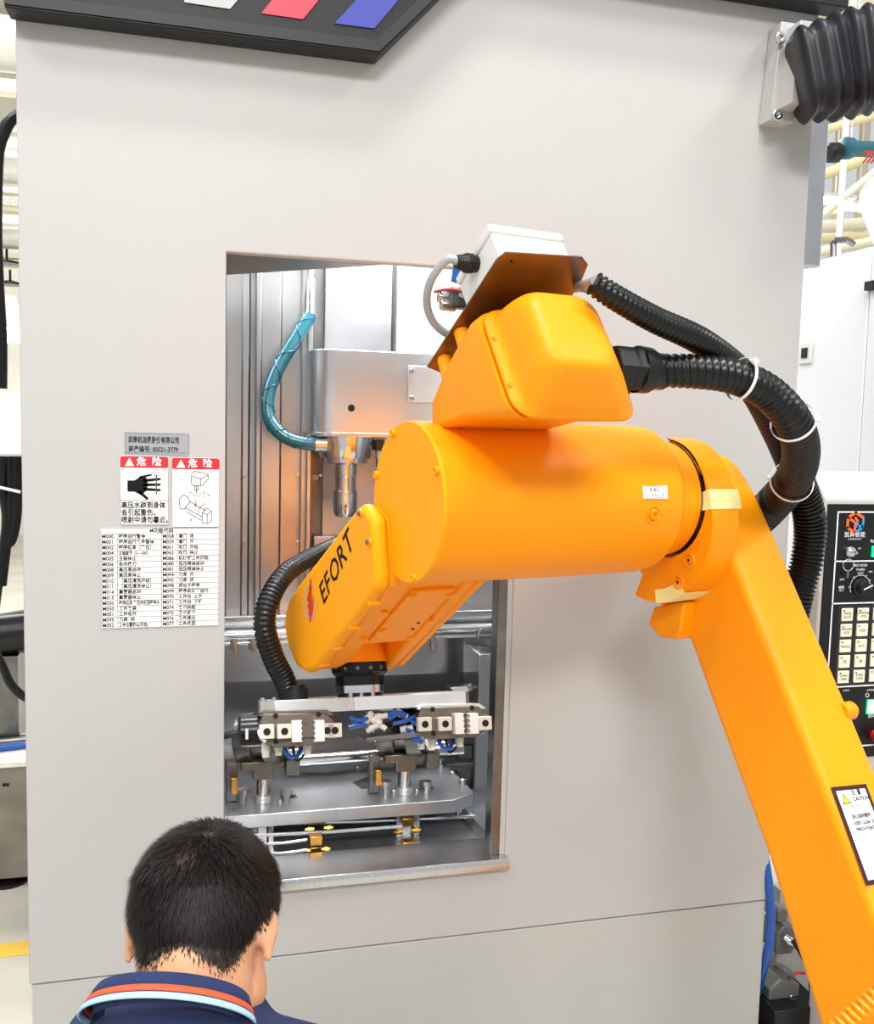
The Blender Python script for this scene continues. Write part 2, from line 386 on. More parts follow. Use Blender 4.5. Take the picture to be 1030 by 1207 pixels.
prof = [(0, .078), (-.014, .078), (-.014, .073), (-.048, .073), (-.058, .070), (-.058, .058), (-.070, .058), (-.074, .050)]
B().lathe([(t, r) for t, r in prof], (ax.x, .50, zb2-.004), (0, 0, 1), 40).out('spindle_nose', 'steel_smooth', sp, angle=30)
B().lathe([(-.068, .030), (-.11, .030), (-.112, .028), (-.15, .028), (-.152, .033), (-.185, .033), (-.21, .031), (-.22, .026)], (ax.x, .50, zb2), (0, 0, 1), 32).out('tool_holder', 'steel_smooth', sp, angle=30)
for k, (px, py) in enumerate(((363, 511), (372, 560), (455, 515))):
    B().lathe([(0, .008), (.012, .008)], at(px, py, .46), (0, 0, -1), 6).out('hex_screw', 'steel', sp)
va = thing('valve_block', 'small steel valve block with black fittings behind the spindle nose', 'valve', at(456, 540, .52))
B().box(at(452, 525, .52), (.05, .04, .03)).out('valve_body', 'cast_iron', va, bev=.003)
B().lathe([(0, .014), (.03, .014), (.03, .01), (.055, .01)], at(448, 528, .52), (0, 0, -1), 8).out('stem', 'steel', va)
B().cyl(at(458, 520, .5), at(482, 523, .5), .008).out('port', 'black_metal', va)
B().tube(catmull([at(446, 548, .5), at(458, 554, .5), at(472, 545, .5), at(480, 535, .5)], 5), .007, 8).out('tube', 'black_hose', va)

# teal coolant hose
ch = thing('coolant_hose', 'translucent teal reinforced coolant hose looping beside the spindle head', 'hose', at(378, 524, .47))
hp = catmull([at(366, 372, .56), at(350, 398, .54), at(330, 430, .52), at(317, 462, .50), at(317, 492, .48), at(333, 513, .46), at(356, 522, .45), at(380, 524, .45)], 9)
B().tube(hp, .0175, 16).out('hose_wall', 'teal_hose', ch)
for sgn in (1, -1):
    pts = []
    for i, p in enumerate(hp):
        d = (hp[min(i+1, len(hp)-1)]-hp[max(i-1, 0)]).normalized(); s = d.cross(V((0, 1, 0))).normalized(); q = s.cross(d); a = sgn*i*.55
        pts.append(p+(s*math.cos(a)+q*math.sin(a))*.018)
    B().tube(pts, .0016, 5).out('reinforcement_cord', 'teal_cord', ch)
B().lathe([(0, .020), (.03, .020)], hp[-1]-V((.02, 0, 0)), (1, 0, 0), 16).out('hose_clip', 'steel', ch)
B().cyl(at(366, 372, .56), at(367, 330, .60), .014).out('supply_pipe', 'steel', ch)

# ------------------------------------------------------------------ fixture table and what stands on it
ZTB = .70
tb = thing('fixture_table', 'machined steel fixture table with chamfered corner and cut-outs inside the chamber', 'table', (.35, .3, .60))
fr = [atz(265, 963, ZTB), atz(535, 943, ZTB), atz(559, 934, ZTB), atz(518, 893, ZTB), atz(340, 903, ZTB), (.02, .465, ZTB)]
fr = [V(p) for p in fr]; fr[0].x = .01
B().slab(fr, (0, 0, -.032)).out('table_top', 'table_steel', tb, bev=.0015)
def cut(pts):
    return B().slab([atz(x, y, ZTB+.0006) for x, y in pts], (0, 0, -.0005)).out('cut_out', 'steel_dark', tb)
cut(((415, 922), (438, 914), (450, 926), (427, 930))); cut(((494, 919), (501, 919), (512, 929), (494, 931)))
cut(((331, 930), (342, 929), (351, 940), (330, 942)))
for px, py in ((519, 905), (533, 913), (545, 924), (422, 907), (464, 935), (491, 934), (330, 946), (345, 938)):
    p = atz(px, py, ZTB); r = .011 if px in (519, 545) else .006
    B().lathe([(0, r), (r*1.1, r), (r*1.1, r*.6), (r*1.6, r*.6), (r*1.6, r*.85), (r*2.4, r*.85)] if px == 519 else [(0, r), (r*1.3, r), (r*1.5, r*.8)], p, (0, 0, 1), 12).out('cap_screw', 'steel', tb)
for x0, x1 in ((296, 323), (465, 493)):
    a_, b_ = at(x0, 980, .22), at(x1, 980, .22)
    wd = b_.x-a_.x
    for fx in (0, .72): B().b2((a_.x+wd*fx, .20, .60), (a_.x+wd*(fx+.26), .26, ZTB-.032)).out('support_post', 'steel', tb, bev=.002)
    c_ = B().b2((a_.x+wd*.3, .215, .60), (a_.x+wd*.68, .24, ZTB-.032)).out('support_web', 'aluminium', tb, bev=.001)
    B().lathe([(-.001, .006), (.0012, .006)], (a_.x+wd*.5, .215, at(x0, 972, .215).z), (0, -1, 0), 12).out('bolt_hole', 'hole', c_)
# bright shaft behind
rs = B().cyl(atz(338, 897, .745), atz(545, 882, .745), .017, seg=20).out('guide_shaft', 'steel_smooth', None, label='bright polished steel shaft lying behind the fixture table', cat='shaft')

def fixture(px, py, label, mirror):
    c = atz(px, py, ZTB); t = thing('clamping_fixture', label, 'fixture', c, 'clamping fixtures on the table')
    def W(dx, dy, dz): return c+V((dx*mirror, dy, dz))
    B().cyl(W(0, 0, 0), W(0, 0, .018), .024, seg=20).out('base_collar', 'aluminium', t, bev=.002)
    B().cyl(W(0, 0, .018), W(0, 0, .075), .017, seg=20).out('pin', 'steel_smooth', t)
    # T-shaped clamp block on the pin
    B().prism([(-.055, .105), (-.055, .085), (-.026, .085), (-.026, .06), (.026, .06), (.026, .085), (.05, .085), (.05, .105)], -.02, .02, 'y', Matrix.Translation(c)).out('clamp_block', 'gripper_body', t, bev=.003)
    # the grey casting clamped on top: housing ring with lugs
    k = B().lathe([(-.06, .050), (-.055, .062), (-.015, .062), (-.015, .050), (.015, .048), (.015, .066), (.052, .066), (.058, .052)], W(-.002, .03, .150), (.92*mirror, -.35, .1), 28)
    w_ = k.out('casting', 'casting_grey', t, bev=.002)
    B().lathe([(0, .036), (.006, .036), (.006, .026), (.016, .024)], W(-.052, .048, .14), (-.92, .35*mirror, -.1), 24).out('bore_ring', 'steel', w_)
    for dx, dz in ((-.03, .19), (.03, .195)): B().prism([(-.014, 0), (-.010, .03), (.010, .03), (.014, 0)], -.012, .012, 'y', Matrix.Translation(W(dx, 0, dz-.012))).out('lug', 'cast_iron', w_, bev=.002)
    # arms, lever, nuts
    B().slab([W(-.095, -.01, .175), W(-.03, -.02, .19), W(-.03, -.02, .178), W(-.095, -.01, .163)], (0, .02, 0)).out('clamp_arm', 'cast_iron', t, bev=.002)
    B().slab([W(.02, -.03, .17), W(.034, -.03, .17), W(.075, -.03, .115), W(.055, -.03, .115)], (0, .025, 0)).out('clamp_arm', 'steel_smooth', t, bev=.002)
    B().box(W(.07, 0, .085), (.035, .035, .04)).out('stop_block', 'casting_grey', t, bev=.003)
    B().box(W(-.075, .02, .05), (.028, .03, .10)).out('stop_post', 'casting_grey', t, bev=.003)
    B().box(W(-.07, -.012, .05), (.016, .02, .04)).out('brass_pad', 'brass', t, bev=.002)
    B().lathe([(0, .009), (.03, .009), (.03, .013), (.042, .013)], W(-.05, -.02, 0), (0, 0, 1), 8).out('stud', 'steel', t)
    B().lathe([(0, .008), (.02, .008), (.02, .012), (.034, .012)], W(.055, -.02, 0), (0, 0, 1), 8).out('stud', 'steel', t)
    B().cyl(W(.06, -.02, .125), W(.10, -.03, .13), .010).out('piston', 'steel_smooth', t)
    B().tube(catmull([W(.06, .01, .12), W(.09, 0, .15), W(.085, .02, .19), W(.06, .03, .2)], 5), .004, 6).out('tube', 'black_hose', t)
    return t
fixture(476, 934, 'steel clamping fixture holding a grey casting under the right gripper module', 1)
fixture(310, 944, 'steel clamping fixture holding a dark casting under the left gripper module', 1)

# brass lubrication distributors and steel lines
def brass(px, py, Y, label, n=2):
    c = at(px, py, Y); t = thing('brass_distributor', label, 'fitting', c, 'brass distributor blocks under the table')
    for i in range(n): B().box(c+V((0, 0, .012-.026*i)), (.030-.004*i, .024, .022)).out('block', 'brass', t, bev=.002)
    for s in (-1, 1): B().lathe([(0, .005), (.008, .005), (.008, .008), (.016, .008), (.016, .004), (.022, .004)], c+V((s*.012, 0, -.014)), (s, 0, 0), 6).out('union_nut', 'brass', t)
    return c
c1 = brass(372, 995, .13, 'two-tier brass distributor block on the steel tubes below the table middle')
c2 = brass(376, 970, .20, 'small brass block in the shade just under the table edge', 1)
c3 = brass(480, 973, .195, 'brass block bolted high on the right support post', 1)
c4 = brass(480, 1001, .17, 'brass block low on the right support post near the sill', 1)
for k, (a, c, Y, r) in enumerate((((300, 985), (474, 974), .16, .0042), ((308, 995), (362, 990), .13, .0035), ((315, 1006), (362, 1002), .12, .0035), ((384, 1005), (474, 1001), .15, .0038), ((325, 971), (560, 962), .22, .004))):
    B().tube(catmull([at(*a, Y), at((a[0]+c[0])/2, (a[1]+c[1])/2+1.2, Y), at(*c, Y)], 6), r, 8).out('lubrication_tube', 'steel_smooth', None,
        label=['thin steel tube crossing in front of the left support post to the upper brass block', 'short steel tube entering the two-tier brass block from the left, upper', 'short steel tube entering the two-tier brass block from the left, lower', 'steel tube from the two-tier brass block to the lowest brass block', 'steel tube running close under the table edge'][k], cat='tube', group='lubrication tubes below the table')

# ------------------------------------------------------------------ the robot
a13 = math.radians(13)
RO = atd(480, 592, 1.6); RU = V((math.cos(a13), math.sin(a13), 0)); RN = V((-math.sin(a13), math.cos(a13), 0))
J = frame(RO, RU, None, (0, 0, 1))          # u, n, z  (u along the elbow axis, n into the machine)
phi = math.radians(35)
FA = math.cos(phi)*RN - V((0, 0, math.sin(phi))); FB = math.sin(phi)*RN + V((0, 0, math.cos(phi)))
F = Matrix(((RU.x, FA.x, FB.x, RO.x), (RU.y, FA.y, FB.y, RO.y), (RU.z, FA.z, FB.z, RO.z), (0, 0, 0, 1)))   # u, s, t
def Jp(*p): return J @ V(p)
def Fp(*p): return F @ V(p)
base = Jp(.70, -.66, 0); base.z = 0
rb = thing('industrial_robot', 'orange six-axis industrial robot arm reaching into the machine opening', 'robot', base)

# elbow housing (large horizontal drum)
el = B(J).lathe([(.004, .139), (.08, .141), (.30, .143), (.47, .142), (.492, .139), (.504, .130), (.512, .118), (.535, .114), (.56, .112)], (0, 0, 0), (1, 0, 0), 72).out('elbow_housing', 'orange', rb, angle=25)
B(J).lathe([(-.002, .1375), (.0035, .139), (.0045, .139)], (0, 0, 0), (1, 0, 0), 72).out('end_cover', 'orange_flat', el, angle=25)
for a in (115, 162, 28, 232, 288): 
    r = .130 if a not in (38,) else .128
    socket_bolt('cover_bolt', Jp(-.002, r*math.cos(math.radians(180-a)), r*math.sin(math.radians(180-a))), -RU, .0068, .007, 'orange_flat', el)
for a in range(60, 240, 20):
    t = math.radians(a+8); socket_bolt('flange_bolt', Jp(.506, .1185*math.cos(t), .1185*math.sin(t)), -RU, .0075, .008, 'orange', el, False)
# filler plug in a recessed boss and the small sticker above it
def drum(px, py, off=0.0):
    """point of the drum surface on the ray through (px,py)"""
    d = ray(px, py); o = CAM-RO; du, dn, dz = d.dot(RU), d.dot(RN), d.z; on, oz = o.dot(RN), o.z; r = .1425+off
    A = dn*dn+dz*dz; Bq = 2*(on*dn+oz*dz); Cq = on*on+oz*oz-r*r; t = (-Bq-math.sqrt(Bq*Bq-4*A*Cq))/(2*A); return CAM+d*t
def drum_n(p): q = p-RO; q = q-RU*q.dot(RU); return q.normalized()
p = drum(770, 606); nn = drum_n(p)
pb = B().lathe([(-.004, .0165), (.0015, .0165), (.0015, .013), (-.004, .012)], p, nn, 24, cap=False).out('plug_boss', 'orange', el)
B().lathe([(-.004, .010), (.003, .010), (.005, .009), (.005, .005), (.001, .0045)], p, nn, 20).out('filler_plug', 'orange', el)
ps = [drum(757, 573, .0006), drum(786, 572, .0006), drum(787, 588, .0006), drum(758, 588, .0006)]
st = thing('port_sticker', 'small white sticker with two lines of print above the drum plug', 'sticker', ps[0])
B().slab(ps, drum_n(ps[0])*.0005).out('sticker_sheet', 'sticker_white', st, smooth=False)
qf = frame(drum(771.5, 580, .0013), ps[1]-ps[0], None, drum_n(drum(771.5, 580)))
tb_ = B(); tb_.add_mesh(text_mesh('注油口', .0085, 'CENTER'), qf @ Matrix.Translation((0, .004, 0))); tb_.add_mesh(text_mesh('Lub Port', .0055, 'CENTER'), qf @ Matrix.Translation((0, -.0055, 0)))
for sx, sy, w_, h_ in ((0, .0105, .038, .0006), (0, -.0105, .038, .0006), (-.019, 0, .0006, .021), (.019, 0, .0006, .021)): tb_.box((sx, sy, 0), (w_, h_, .0002), qf)
tb_.out('lettering', 'ink_grey', st, smooth=False)

# lower arm: head ring + box beam going down toward the camera side
def arc(cx, cy, r, a0, a1, k): return [(cx+r*math.cos(math.radians(a0+(a1-a0)*i/k)), cy+r*math.sin(math.radians(a0+(a1-a0)*i/k))) for i in range(k+1)]
beam = [(.12, .05), (.07, .085), (.03, .088), (-.01, .062), (-.055, .012), (-.12, -.083), (-.181, -.176), (-.311, -.372), (-.475, -.63), (-.62, -.86), (-.74, -1.06), (-.56, -1.16), (-.386, -.891), (-.253, -.646), (-.134, -.466), (-.02, -.290), (.02, -.268), (.06, -.262)] + arc(.03, -.045, .175, -70, 0, 6)
la = B(J).prism(beam, .630, .765, 'x').out('lower_arm', 'orange', rb, bev=.017, seg=5, angle=28)
ring = arc(.03, -.045, .168, 100, 285, 40)
inn = arc(.0, -.0, .118, 285, 100, 30)
B(J).prism(ring+inn, .566, .632, 'x').out('elbow_ring', 'orange', la, bev=.003, seg=2)
B(J).lathe([(.545, .112), (.60, .112)], (0, 0, 0), (1, 0, 0), 48).out('bearing_gap', 'steel_dark', la)
B(J).prism([(.07, -.272), (.055, -.232), (-.035, -.205), (-.03, -.262), (-.02, -.285), (.03, -.292)], .60, .70, 'x').out('stop_block', 'orange', la, bev=.005)
for (n1, z1) in ((-.083, -.113), (-.056, -.160)):
    B().lathe([(-.002, .0145), (.0022, .0145), (.0030, .0135), (.0030, .0105), (-.0015, .0098)], Jp(.565, n1, z1), -RU, 24, cap=False).out('ring_bolt', 'orange', la); B().lathe([(-.002, .0080), (.0020, .0080), (.0026, .0070)], Jp(.565, n1, z1), -RU, 20).out('ring_bolt', 'orange', la)
    B(J).lathe([(-.0034, .0038), (-.0025, .0038)], (.5655, n1, z1), (1, 0, 0), 12).out('socket', 'steel_brown', la)
q = Jp(.66, -.165, -.215); B().sphere(q, .008, seg=10).out('weld_bead', 'orange', la)
q = Jp(.765, -.300, -.372)
B().lathe([(-.02, .017), (.008, .017), (.014, .013), (.016, .006)], q, RU, 24).out('side_lug', 'orange', la)
# yellow masking tape wrapped on ring edges
def ringp(a, r, uu): return Jp(uu, .03+r*math.cos(math.radians(a)), -.045+r*math.sin(math.radians(a)))
def tape(a0, a1, name_label):
    t = B(); R1, R0 = .1690, .142; cs = [a0+(a1-a0)*i/5 for i in range(6)]
    A = [ringp(a, R0, .5645) for a in cs]; C_ = [ringp(a, R1, .5645) for a in cs]; D_ = [ringp(a, R1, .640) for a in cs]
    for i in range(5):
        t.poly([A[i], A[i+1], C_[i+1], C_[i]]); t.poly([C_[i], C_[i+1], D_[i+1], D_[i]])
    bmesh.ops.remove_doubles(t.bm, verts=t.bm.verts, dist=1e-5)
    return t.out('masking_tape', 'tape', None, smooth=False, label=name_label, cat='tape', mods=lambda o: setattr(o.modifiers.new('t', 'SOLIDIFY'), 'thickness', .0008))
tape(155, 168, 'pale yellow masking tape strip round the elbow ring near its middle')
tape(232, 262, 'pale yellow masking tape strip round the lowest end of the elbow ring')
# shoulder, turret and base, below the picture
B(J).lathe([(.50, .13), (.53, .15), (.625, .15)], (0, -.66, -1.10), (1, 0, 0), 40).out('shoulder', 'orange', rb)
sb = V((Jp(.62, -.66, 0).x, Jp(.62, -.66, 0).y, 0))
B().lathe([(0, .26), (.03, .26), (.035, .18), (.16, .17), (.18, .2), (.34, .17), (.36, .12)], sb, (0, 0, 1), 40).out('turret', 'orange', rb)

# forearm casting: lofted sections along s
def sec(s, u0, u1, t0, t1, r, k=5): return [F @ V((x, s, y)) for x, y in rrect(u0, u1, t0, t1, r, k)]
fc = B().loft([sec(-.312, .028, .258, -.040, .158, .03), sec(-.29, .026, .26, -.026, .160, .022), sec(-.203, .028, .255, .034, .152, .016), sec(-.118, .030, .25, .074, .134, .014), sec(-.09, .032, .245, -.09, .125, .045), sec(.06, .02, .21, -.09, .085, .03), sec(.14, .004, .200, -.092, .07, .02)]).out('forearm', 'orange', rb, angle=50)
# motor cover
mcv = [sec(-.330, .043, .244, -.044, .150, .036, 6), sec(-.345, .046, .236, -.042, .150, .036, 6), sec(-.385, .050, .200, -.024, .138, .035, 6), sec(-.403, .058, .178, -.015, .124, .032, 6), sec(-.411, .068, .168, -.003, .112, .025, 6)]
mo = B().loft([sec(-.311, .030, .260, -.046, .158, .036, 6), sec(-.322, .030, .260, -.048, .158, .036, 6)]+mcv).out('motor_cover', 'orange', rb, angle=60, mods=lambda o: (setattr(o.modifiers.new('s', 'SUBSURF'), 'levels', 1), setattr(o.modifiers['s'], 'render_levels', 2)))
for uu, tt in ((.040, .095), (.040, .008), (.250, .005), (.250, .11)):
    socket_bolt('cover_bolt', Fp(uu, -.322, tt), -FA, .0062, .007, 'orange', mo)
# cylindrical lug risers under the junction-box plate
for s_ in (-.235, -.165): B(F).lathe([(.10, .014), (.184, .012)], (.048, s_, 0), (0, 0, 1), 20).out('riser', 'orange', fc)
B(F).b2((.16, -.23, .10), (.2, -.18, .184)).out('riser', 'orange', fc, bev=.005)

# wrist
wp = [(.105, .060), (.078, .012), (.118, -.082), (.135, -.098), (.50, -.104), (.56, -.092), (.615, -.055), (.645, .0), (.648, .045), (.625, .078), (.58, .092), (.50, .090), (.13, .066)]
wr = B(F).prism([(s+.0, t*.94) for s, t in wp], -.004, .045, 'x').out('wrist_housing', 'orange', rb, bev=.006, seg=3)
B(F).prism(wp, -.034, -.004, 'x').out('side_cover', 'orange_flat', wr, bev=.012, seg=4)
# cross body with flat underside and far fork arm
B(F).prism([(.12, .07), (.12, -.075), (.14, -.090), (.43, -.090), (.47, -.06), (.50, .0), (.48, .07)], .04, .175, 'x').out('wrist_body', 'orange', wr, bev=.012, seg=4)
ff = B(F).prism([(.12, .075), (.11, -.05), (.135, -.097), (.59, -.097), (.635, -.06), (.645, .0), (.62, .075)], .150, .178, 'x').out('far_fork', 'orange', wr, bev=.008, seg=3)
B(F).prism([(.13, .07), (.12, -.05), (.145, -.093), (.58, -.093), (.625, -.056), (.635, .0), (.61, .07)], .181, .203, 'x').out('far_cover', 'orange', ff, bev=.008, seg=3)
B(F).prism([(.13, .06), (.13, -.08), (.55, -.08), (.6, .0), (.58, .06)], .176, .183, 'x').out('cover_gap', 'steel_brown', ff)
B(F).b2((.050, .16, -.098), (.142, .40, -.088)).out('under_cover', 'orange', wr, bev=.003)
for uu, s_ in ((.056, .17), (.136, .18), (.056, .33), (.136, .385), (.03, .25), (.03, .37), (.145, .30)):
    socket_bolt('cover_screw', Fp(uu, s_, -.098), -FB, .0065, .006, 'orange', wr, False)
for s_ in (.28, .31): B(F).lathe([(-.001, .0035), (.001, .0035)], (.125, s_+.03, -.0985), (0, 0, 1), 10).out('vent_hole', 'hole', wr)
# lugs with socket screws along the side cover
for s_, t_, m_ in ((.115, .045, 0), (.108, -.018, 0)):
    B(F).lathe([(-.0385, .0075), (-.034, .0085)], (0, s_, t_), (1, 0, 0), 14).out('screw_seat', 'orange', wr)
    B(F).lathe([(-.042, .0048), (-.034, .0048)], (0, s_, t_), (1, 0, 0), 12).out('socket_screw', 'steel_dark', wr)
for s_ in (.19, .30, .40, .49): B(F).lathe([(-.028, .0062), (-.004, .0062)], (0, s_, -.100), (1, 0, 0), 14).out('screw_lug', 'orange', wr, bev=.002)
# lettering and the emblem on the side cover
def on_cover(px, py, uu=-.0348):
    d = ray(px, py); return CAM + d*((uu-(CAM-RO).dot(RU))/d.dot(RU))
pE, pT = on_cover(379, 703), on_cover(410, 641)
ex_ = (pT-pE).normalized(); ef = frame(pE, ex_, None, -RU)
_x = 0.0; _parts = []
for ch_ in 'EFORT':
    te = text_mesh(ch_, .064, 'LEFT', .80, .0006); w0 = min(v.co.x for v in te.vertices); w1 = max(v.co.x for v in te.vertices)
    te.transform(Matrix.Translation((_x-w0, 0, 0))); _parts.append(te); _x += w1-w0+(.0015 if ch_ == 'R' else .0055)
_k = (pT-pE).length*1.16/_x
for te in _parts: B().add_mesh(te, ef @ Matrix.Diagonal((_k, 1, 1, 1))).out('letter', 'ink', wr, smooth=False)
lc = on_cover(365, 710); lf = frame(lc, ex_, None, -RU)
b = B(lf); b.poly([(x, y, 0) for x, y in arc(0, 0, .029, 0, 360, 28)[:-1]][:])
rg = B(lf)
lf = lf @ Matrix.Scale(1.35, 4); rg.m = lf; o1 = arc(0, 0, .0300, 20, 340, 30); i1 = arc(.002, 0, .0265, 340, 20, 30)
rg.bm.faces.new([rg._v((x, y*.9, 0)) for x, y in o1+i1]); b.bm.free()
rg.out('emblem_ring', 'stripe_grey', wr, smooth=False)
fl = B(lf)
for k in range(4):
    y0 = -.020+.010*k; fl.poly([(-.021+.004*k, y0, .0003), (.012+.006*k, y0+.012, .0003), (.026, y0+.017, .0003), (.004+.004*k, y0+.003, .0003), (-.018+.004*k, y0-.006, .0003)])
fl.out('emblem_flame', 'stripe_red', wr, smooth=False)
# nose cone and tool flange, pointing straight down
NX, NY, NZ = .105, .447, -.395
_tl = math.radians(15); TZ = V((0, math.sin(_tl), math.cos(_tl))); TO = Jp(NX, NY, NZ)
T = frame(TO, (1, 0, 0), None, TZ)
cn = B(T).lathe([(.085, .05), (.055, .052), (.03, .058), (.012, .066), (.0, .070)], (0, 0, 0), (0, 0, 1), 40).out('wrist_nose', 'orange', rb)
tf = B(T).lathe([(.0, .062), (-.022, .062), (-.024, .060), (-.030, .054), (-.046, .053), (-.052, .053)], (0, 0, 0), (0, 0, 1), 40).out('tool_flange', 'black_metal', rb, angle=25)
B(T).lathe([(-.050, .0535), (-.066, .0535), (-.068, .050)], (0, 0, 0), (0, 0, 1), 40).out('flange_ring', 'steel_smooth', tf)
B(T).lathe([(-.067, .050), (-.074, .050)], (0, 0, 0), (0, 0, 1), 40).out('adapter_ring', 'black_metal', tf)
for k in range(14):
    t = 2*PI*k/14; dr = (T.to_3x3() @ V((math.cos(t), math.sin(t), 0)))
    B().lathe([(-.003, .0048), (.0025, .0042)], TO+dr*.061-TZ*.013, dr, 10).out('grub_screw', 'steel_dark', tf)

# caution plate on the beam
def on_beam(px, py, off=0.0):
    # plane through the beam's front-top face
    p0 = Jp(.70, -.311, -.372); d1 = (Jp(.70, -.475, -.63)-p0).normalized(); nn = RU.cross(d1).normalized()
    if nn.dot(CAM-p0) < 0: nn = -nn
    p0 = p0+nn*off; d = ray(px, py); return CAM+d*((p0-CAM).dot(nn)/d.dot(nn)), nn, d1
c0, cnn, cd1 = on_beam(979, 928, .0008)
cbl = on_beam(1021, 1044, .0008)[0]
L_ = (cbl-c0).length; dn_ = (cbl-c0).normalized(); rt_ = dn_.cross(cnn).normalized()
if rt_.dot(RU) < 0: rt_ = -rt_
rt_ = (on_beam(1030, 923, .0008)[0]-c0).normalized()
cp = thing('caution_plate', 'black-bordered white caution label with a yellow warning triangle on the lower arm', 'label', c0)
wd_ = .085
def CQ(x, y, z): return c0+rt_*x+dn_*y+cnn*z
cr = [CQ(0, 0, 0), CQ(wd_, 0, 0), CQ(wd_, L_, 0), CQ(0, L_, 0)]
B().slab(cr, cnn*.0008).out('border', 'caution_frame', cp, smooth=False)
m_ = .0075
B().slab([CQ(m_, m_, .0008), CQ(wd_-m_, m_, .0008), CQ(wd_-m_, L_-m_, .0008), CQ(m_, L_-m_, .0008)], cnn*.0004).out('sheet', 'sticker_white', cp, smooth=False)
cf = frame(CQ(0, 0, .0014), rt_, None, cnn)
def CL(x, y, z=0): return cf.inverted() @ CQ(x, y, z)
tr = thing  # warning triangle
B().poly([CQ(.013, .030, .0014), CQ(.0215, .012, .0014), CQ(.033, .030, .0014)]).out('triangle_edge', 'ink', cp, smooth=False)
B().poly([CQ(.0155, .0285, .0016), CQ(.0215, .0152, .0016), CQ(.0300, .0285, .0016)]).out('triangle', 'warn_yellow', cp, smooth=False)
def ctext(s, x, y, size): B().add_mesh(text_mesh(s, size, 'LEFT', .9, .0002), cf @ Matrix.Translation(CL(x, y, .0017))).out('lettering', 'ink', cp, smooth=False)
ctext('!', .0200, .0225, .012); ctext('注  意', .040, .013, .0105); ctext('CAUTION', .040, .0235, .0095)
ctext('当心运动部件', .022, .052, .0085); ctext('KEEP CLEAR OF', .022, .063, .0080); ctext('PINCH POINT', .022, .073, .0080)
B().slab([CQ(m_, .0345, .0013), CQ(wd_-m_, .0345, .0013), CQ(wd_-m_, .0352, .0013), CQ(m_, .0352, .0013)], cnn*.0003).out('ruled_line', 'ink_grey', cp, smooth=False)

# junction box on its bent steel plate
jb = thing('junction_box', 'white plastic junction box on a bent steel plate above the robot motor cover', 'box', Fp(.1, -.35, .19))
B(F).prism([(.033, -.396), (.040, -.414), (.172, -.424), (.192, -.410), (.204, -.365), (.204, -.14), (.06, -.125), (.028, -.138)], .1845, .1870, 'z').out('mounting_plate', 'steel_brown', jb, bev=.0005)  # robot's orange reflection is put into the plate's brown base colour
B(F).lathe([(-.0005, .0025), (.0005, .0025)], (.058, -.398, .1842), (0, 0, 1), 10).out('screw_hole', 'hole', jb)
bx_ = B(F).b2((.036, -.404, .187), (.168, -.285, .235)).out('box_body', 'box_white', jb, bev=.004, seg=3)
B(F).b2((.034, -.406, .236), (.170, -.283, .252)).out('lid', 'box_white', jb, bev=.004, seg=3)
B(F).b2((.168, -.38, .189), (.180, -.30, .232)).out('side_boss', 'box_white', jb, bev=.003)
gl = Fp(.036, -.345, .225)
g_ = B().lathe([(-.004, .013), (.006, .013), (.008, .0155), (.020, .0155), (.024, .013), (.036, .0105)], gl, -RU, 10).out('cable_gland', 'black_plastic', jb, bev=.0006)
gq = gl-RU*.03
cb = catmull([gq, at(527, 306, gq.y), at(508, 330, gq.y+.03), at(503, 357, gq.y+.07), at(511, 380, gq.y+.10), at(528, 394, gq.y+.12), at(548, 398, gq.y+.13)], 8)
B().tube(cb, .0066, 14).out('grey_cable', 'cable_grey', None, label='grey cable looping from the junction box gland down behind the robot forearm', cat='cable')
# pneumatic fittings seen through that loop
fy = gq.y+.12
pf = thing('pneumatic_fitting', 'nickel and blue push-in fittings on a valve seen inside the grey cable loop', 'fitting', at(535, 350, fy))
B().box(at(541, 352, fy), (.040, .03, .034), Matrix.Identity(4)).out('valve', 'casting_grey', pf, bev=.004)
B().cyl(at(516, 349, fy), at(530, 351, fy), .010, seg=8).out('union', 'steel', pf, bev=.001)
B().cyl(at(519, 358, fy), at(537, 360, fy), .011, seg=8).out('union', 'steel', pf, bev=.001)
B().cyl(at(543, 316, fy), at(541, 333, fy), .014, seg=12).out('collar', 'blue_tube', pf, bev=.001)
B().cyl(at(549, 322, fy-.02), at(552, 335, fy-.02), .011, seg=8).out('nut', 'steel_smooth', pf, bev=.001)
B().cyl(at(552, 335, fy-.02), at(545, 350, fy-.01), .010, seg=8).out('union', 'white_fit', pf, bev=.001)
B().tube(catmull([at(512, 344, fy), at(530, 341, fy-.02), at(546, 344, fy-.02), at(560, 349, fy-.02)], 5), .0025, 8).out('air_line', 'cord_red', pf)
for k, (a, c) in enumerate((((683, 316), (702, 331)), ((686, 335), (700, 343)))):
    B().tube([Fp(.18, -.33, .200), Fp(.209, -.348-.012*k, .196-.012*k), atd(*c, 1.385)], .0075 if k == 0 else .006, 12).out('cable_tail', 'cable_grey', None,
        label=('thick grey cable tail leaving the junction box into the upper black conduit', 'thinner grey cable tail under the first, entering the upper black conduit')[k], cat='cable')

# corrugated conduits
def corrugated(path, r, pitch_, amp, seg=18, rf=None):
    P = resample(path, pitch_/4); n = len(P)
    prof = (1.0, 1.0, 1-amp, 1-amp)
    def R(t):
        i = int(round(t*(n-1))); return (rf(t) if rf else r)*prof[i % 4]
    b = B(); b.tube(P, R, seg); return b
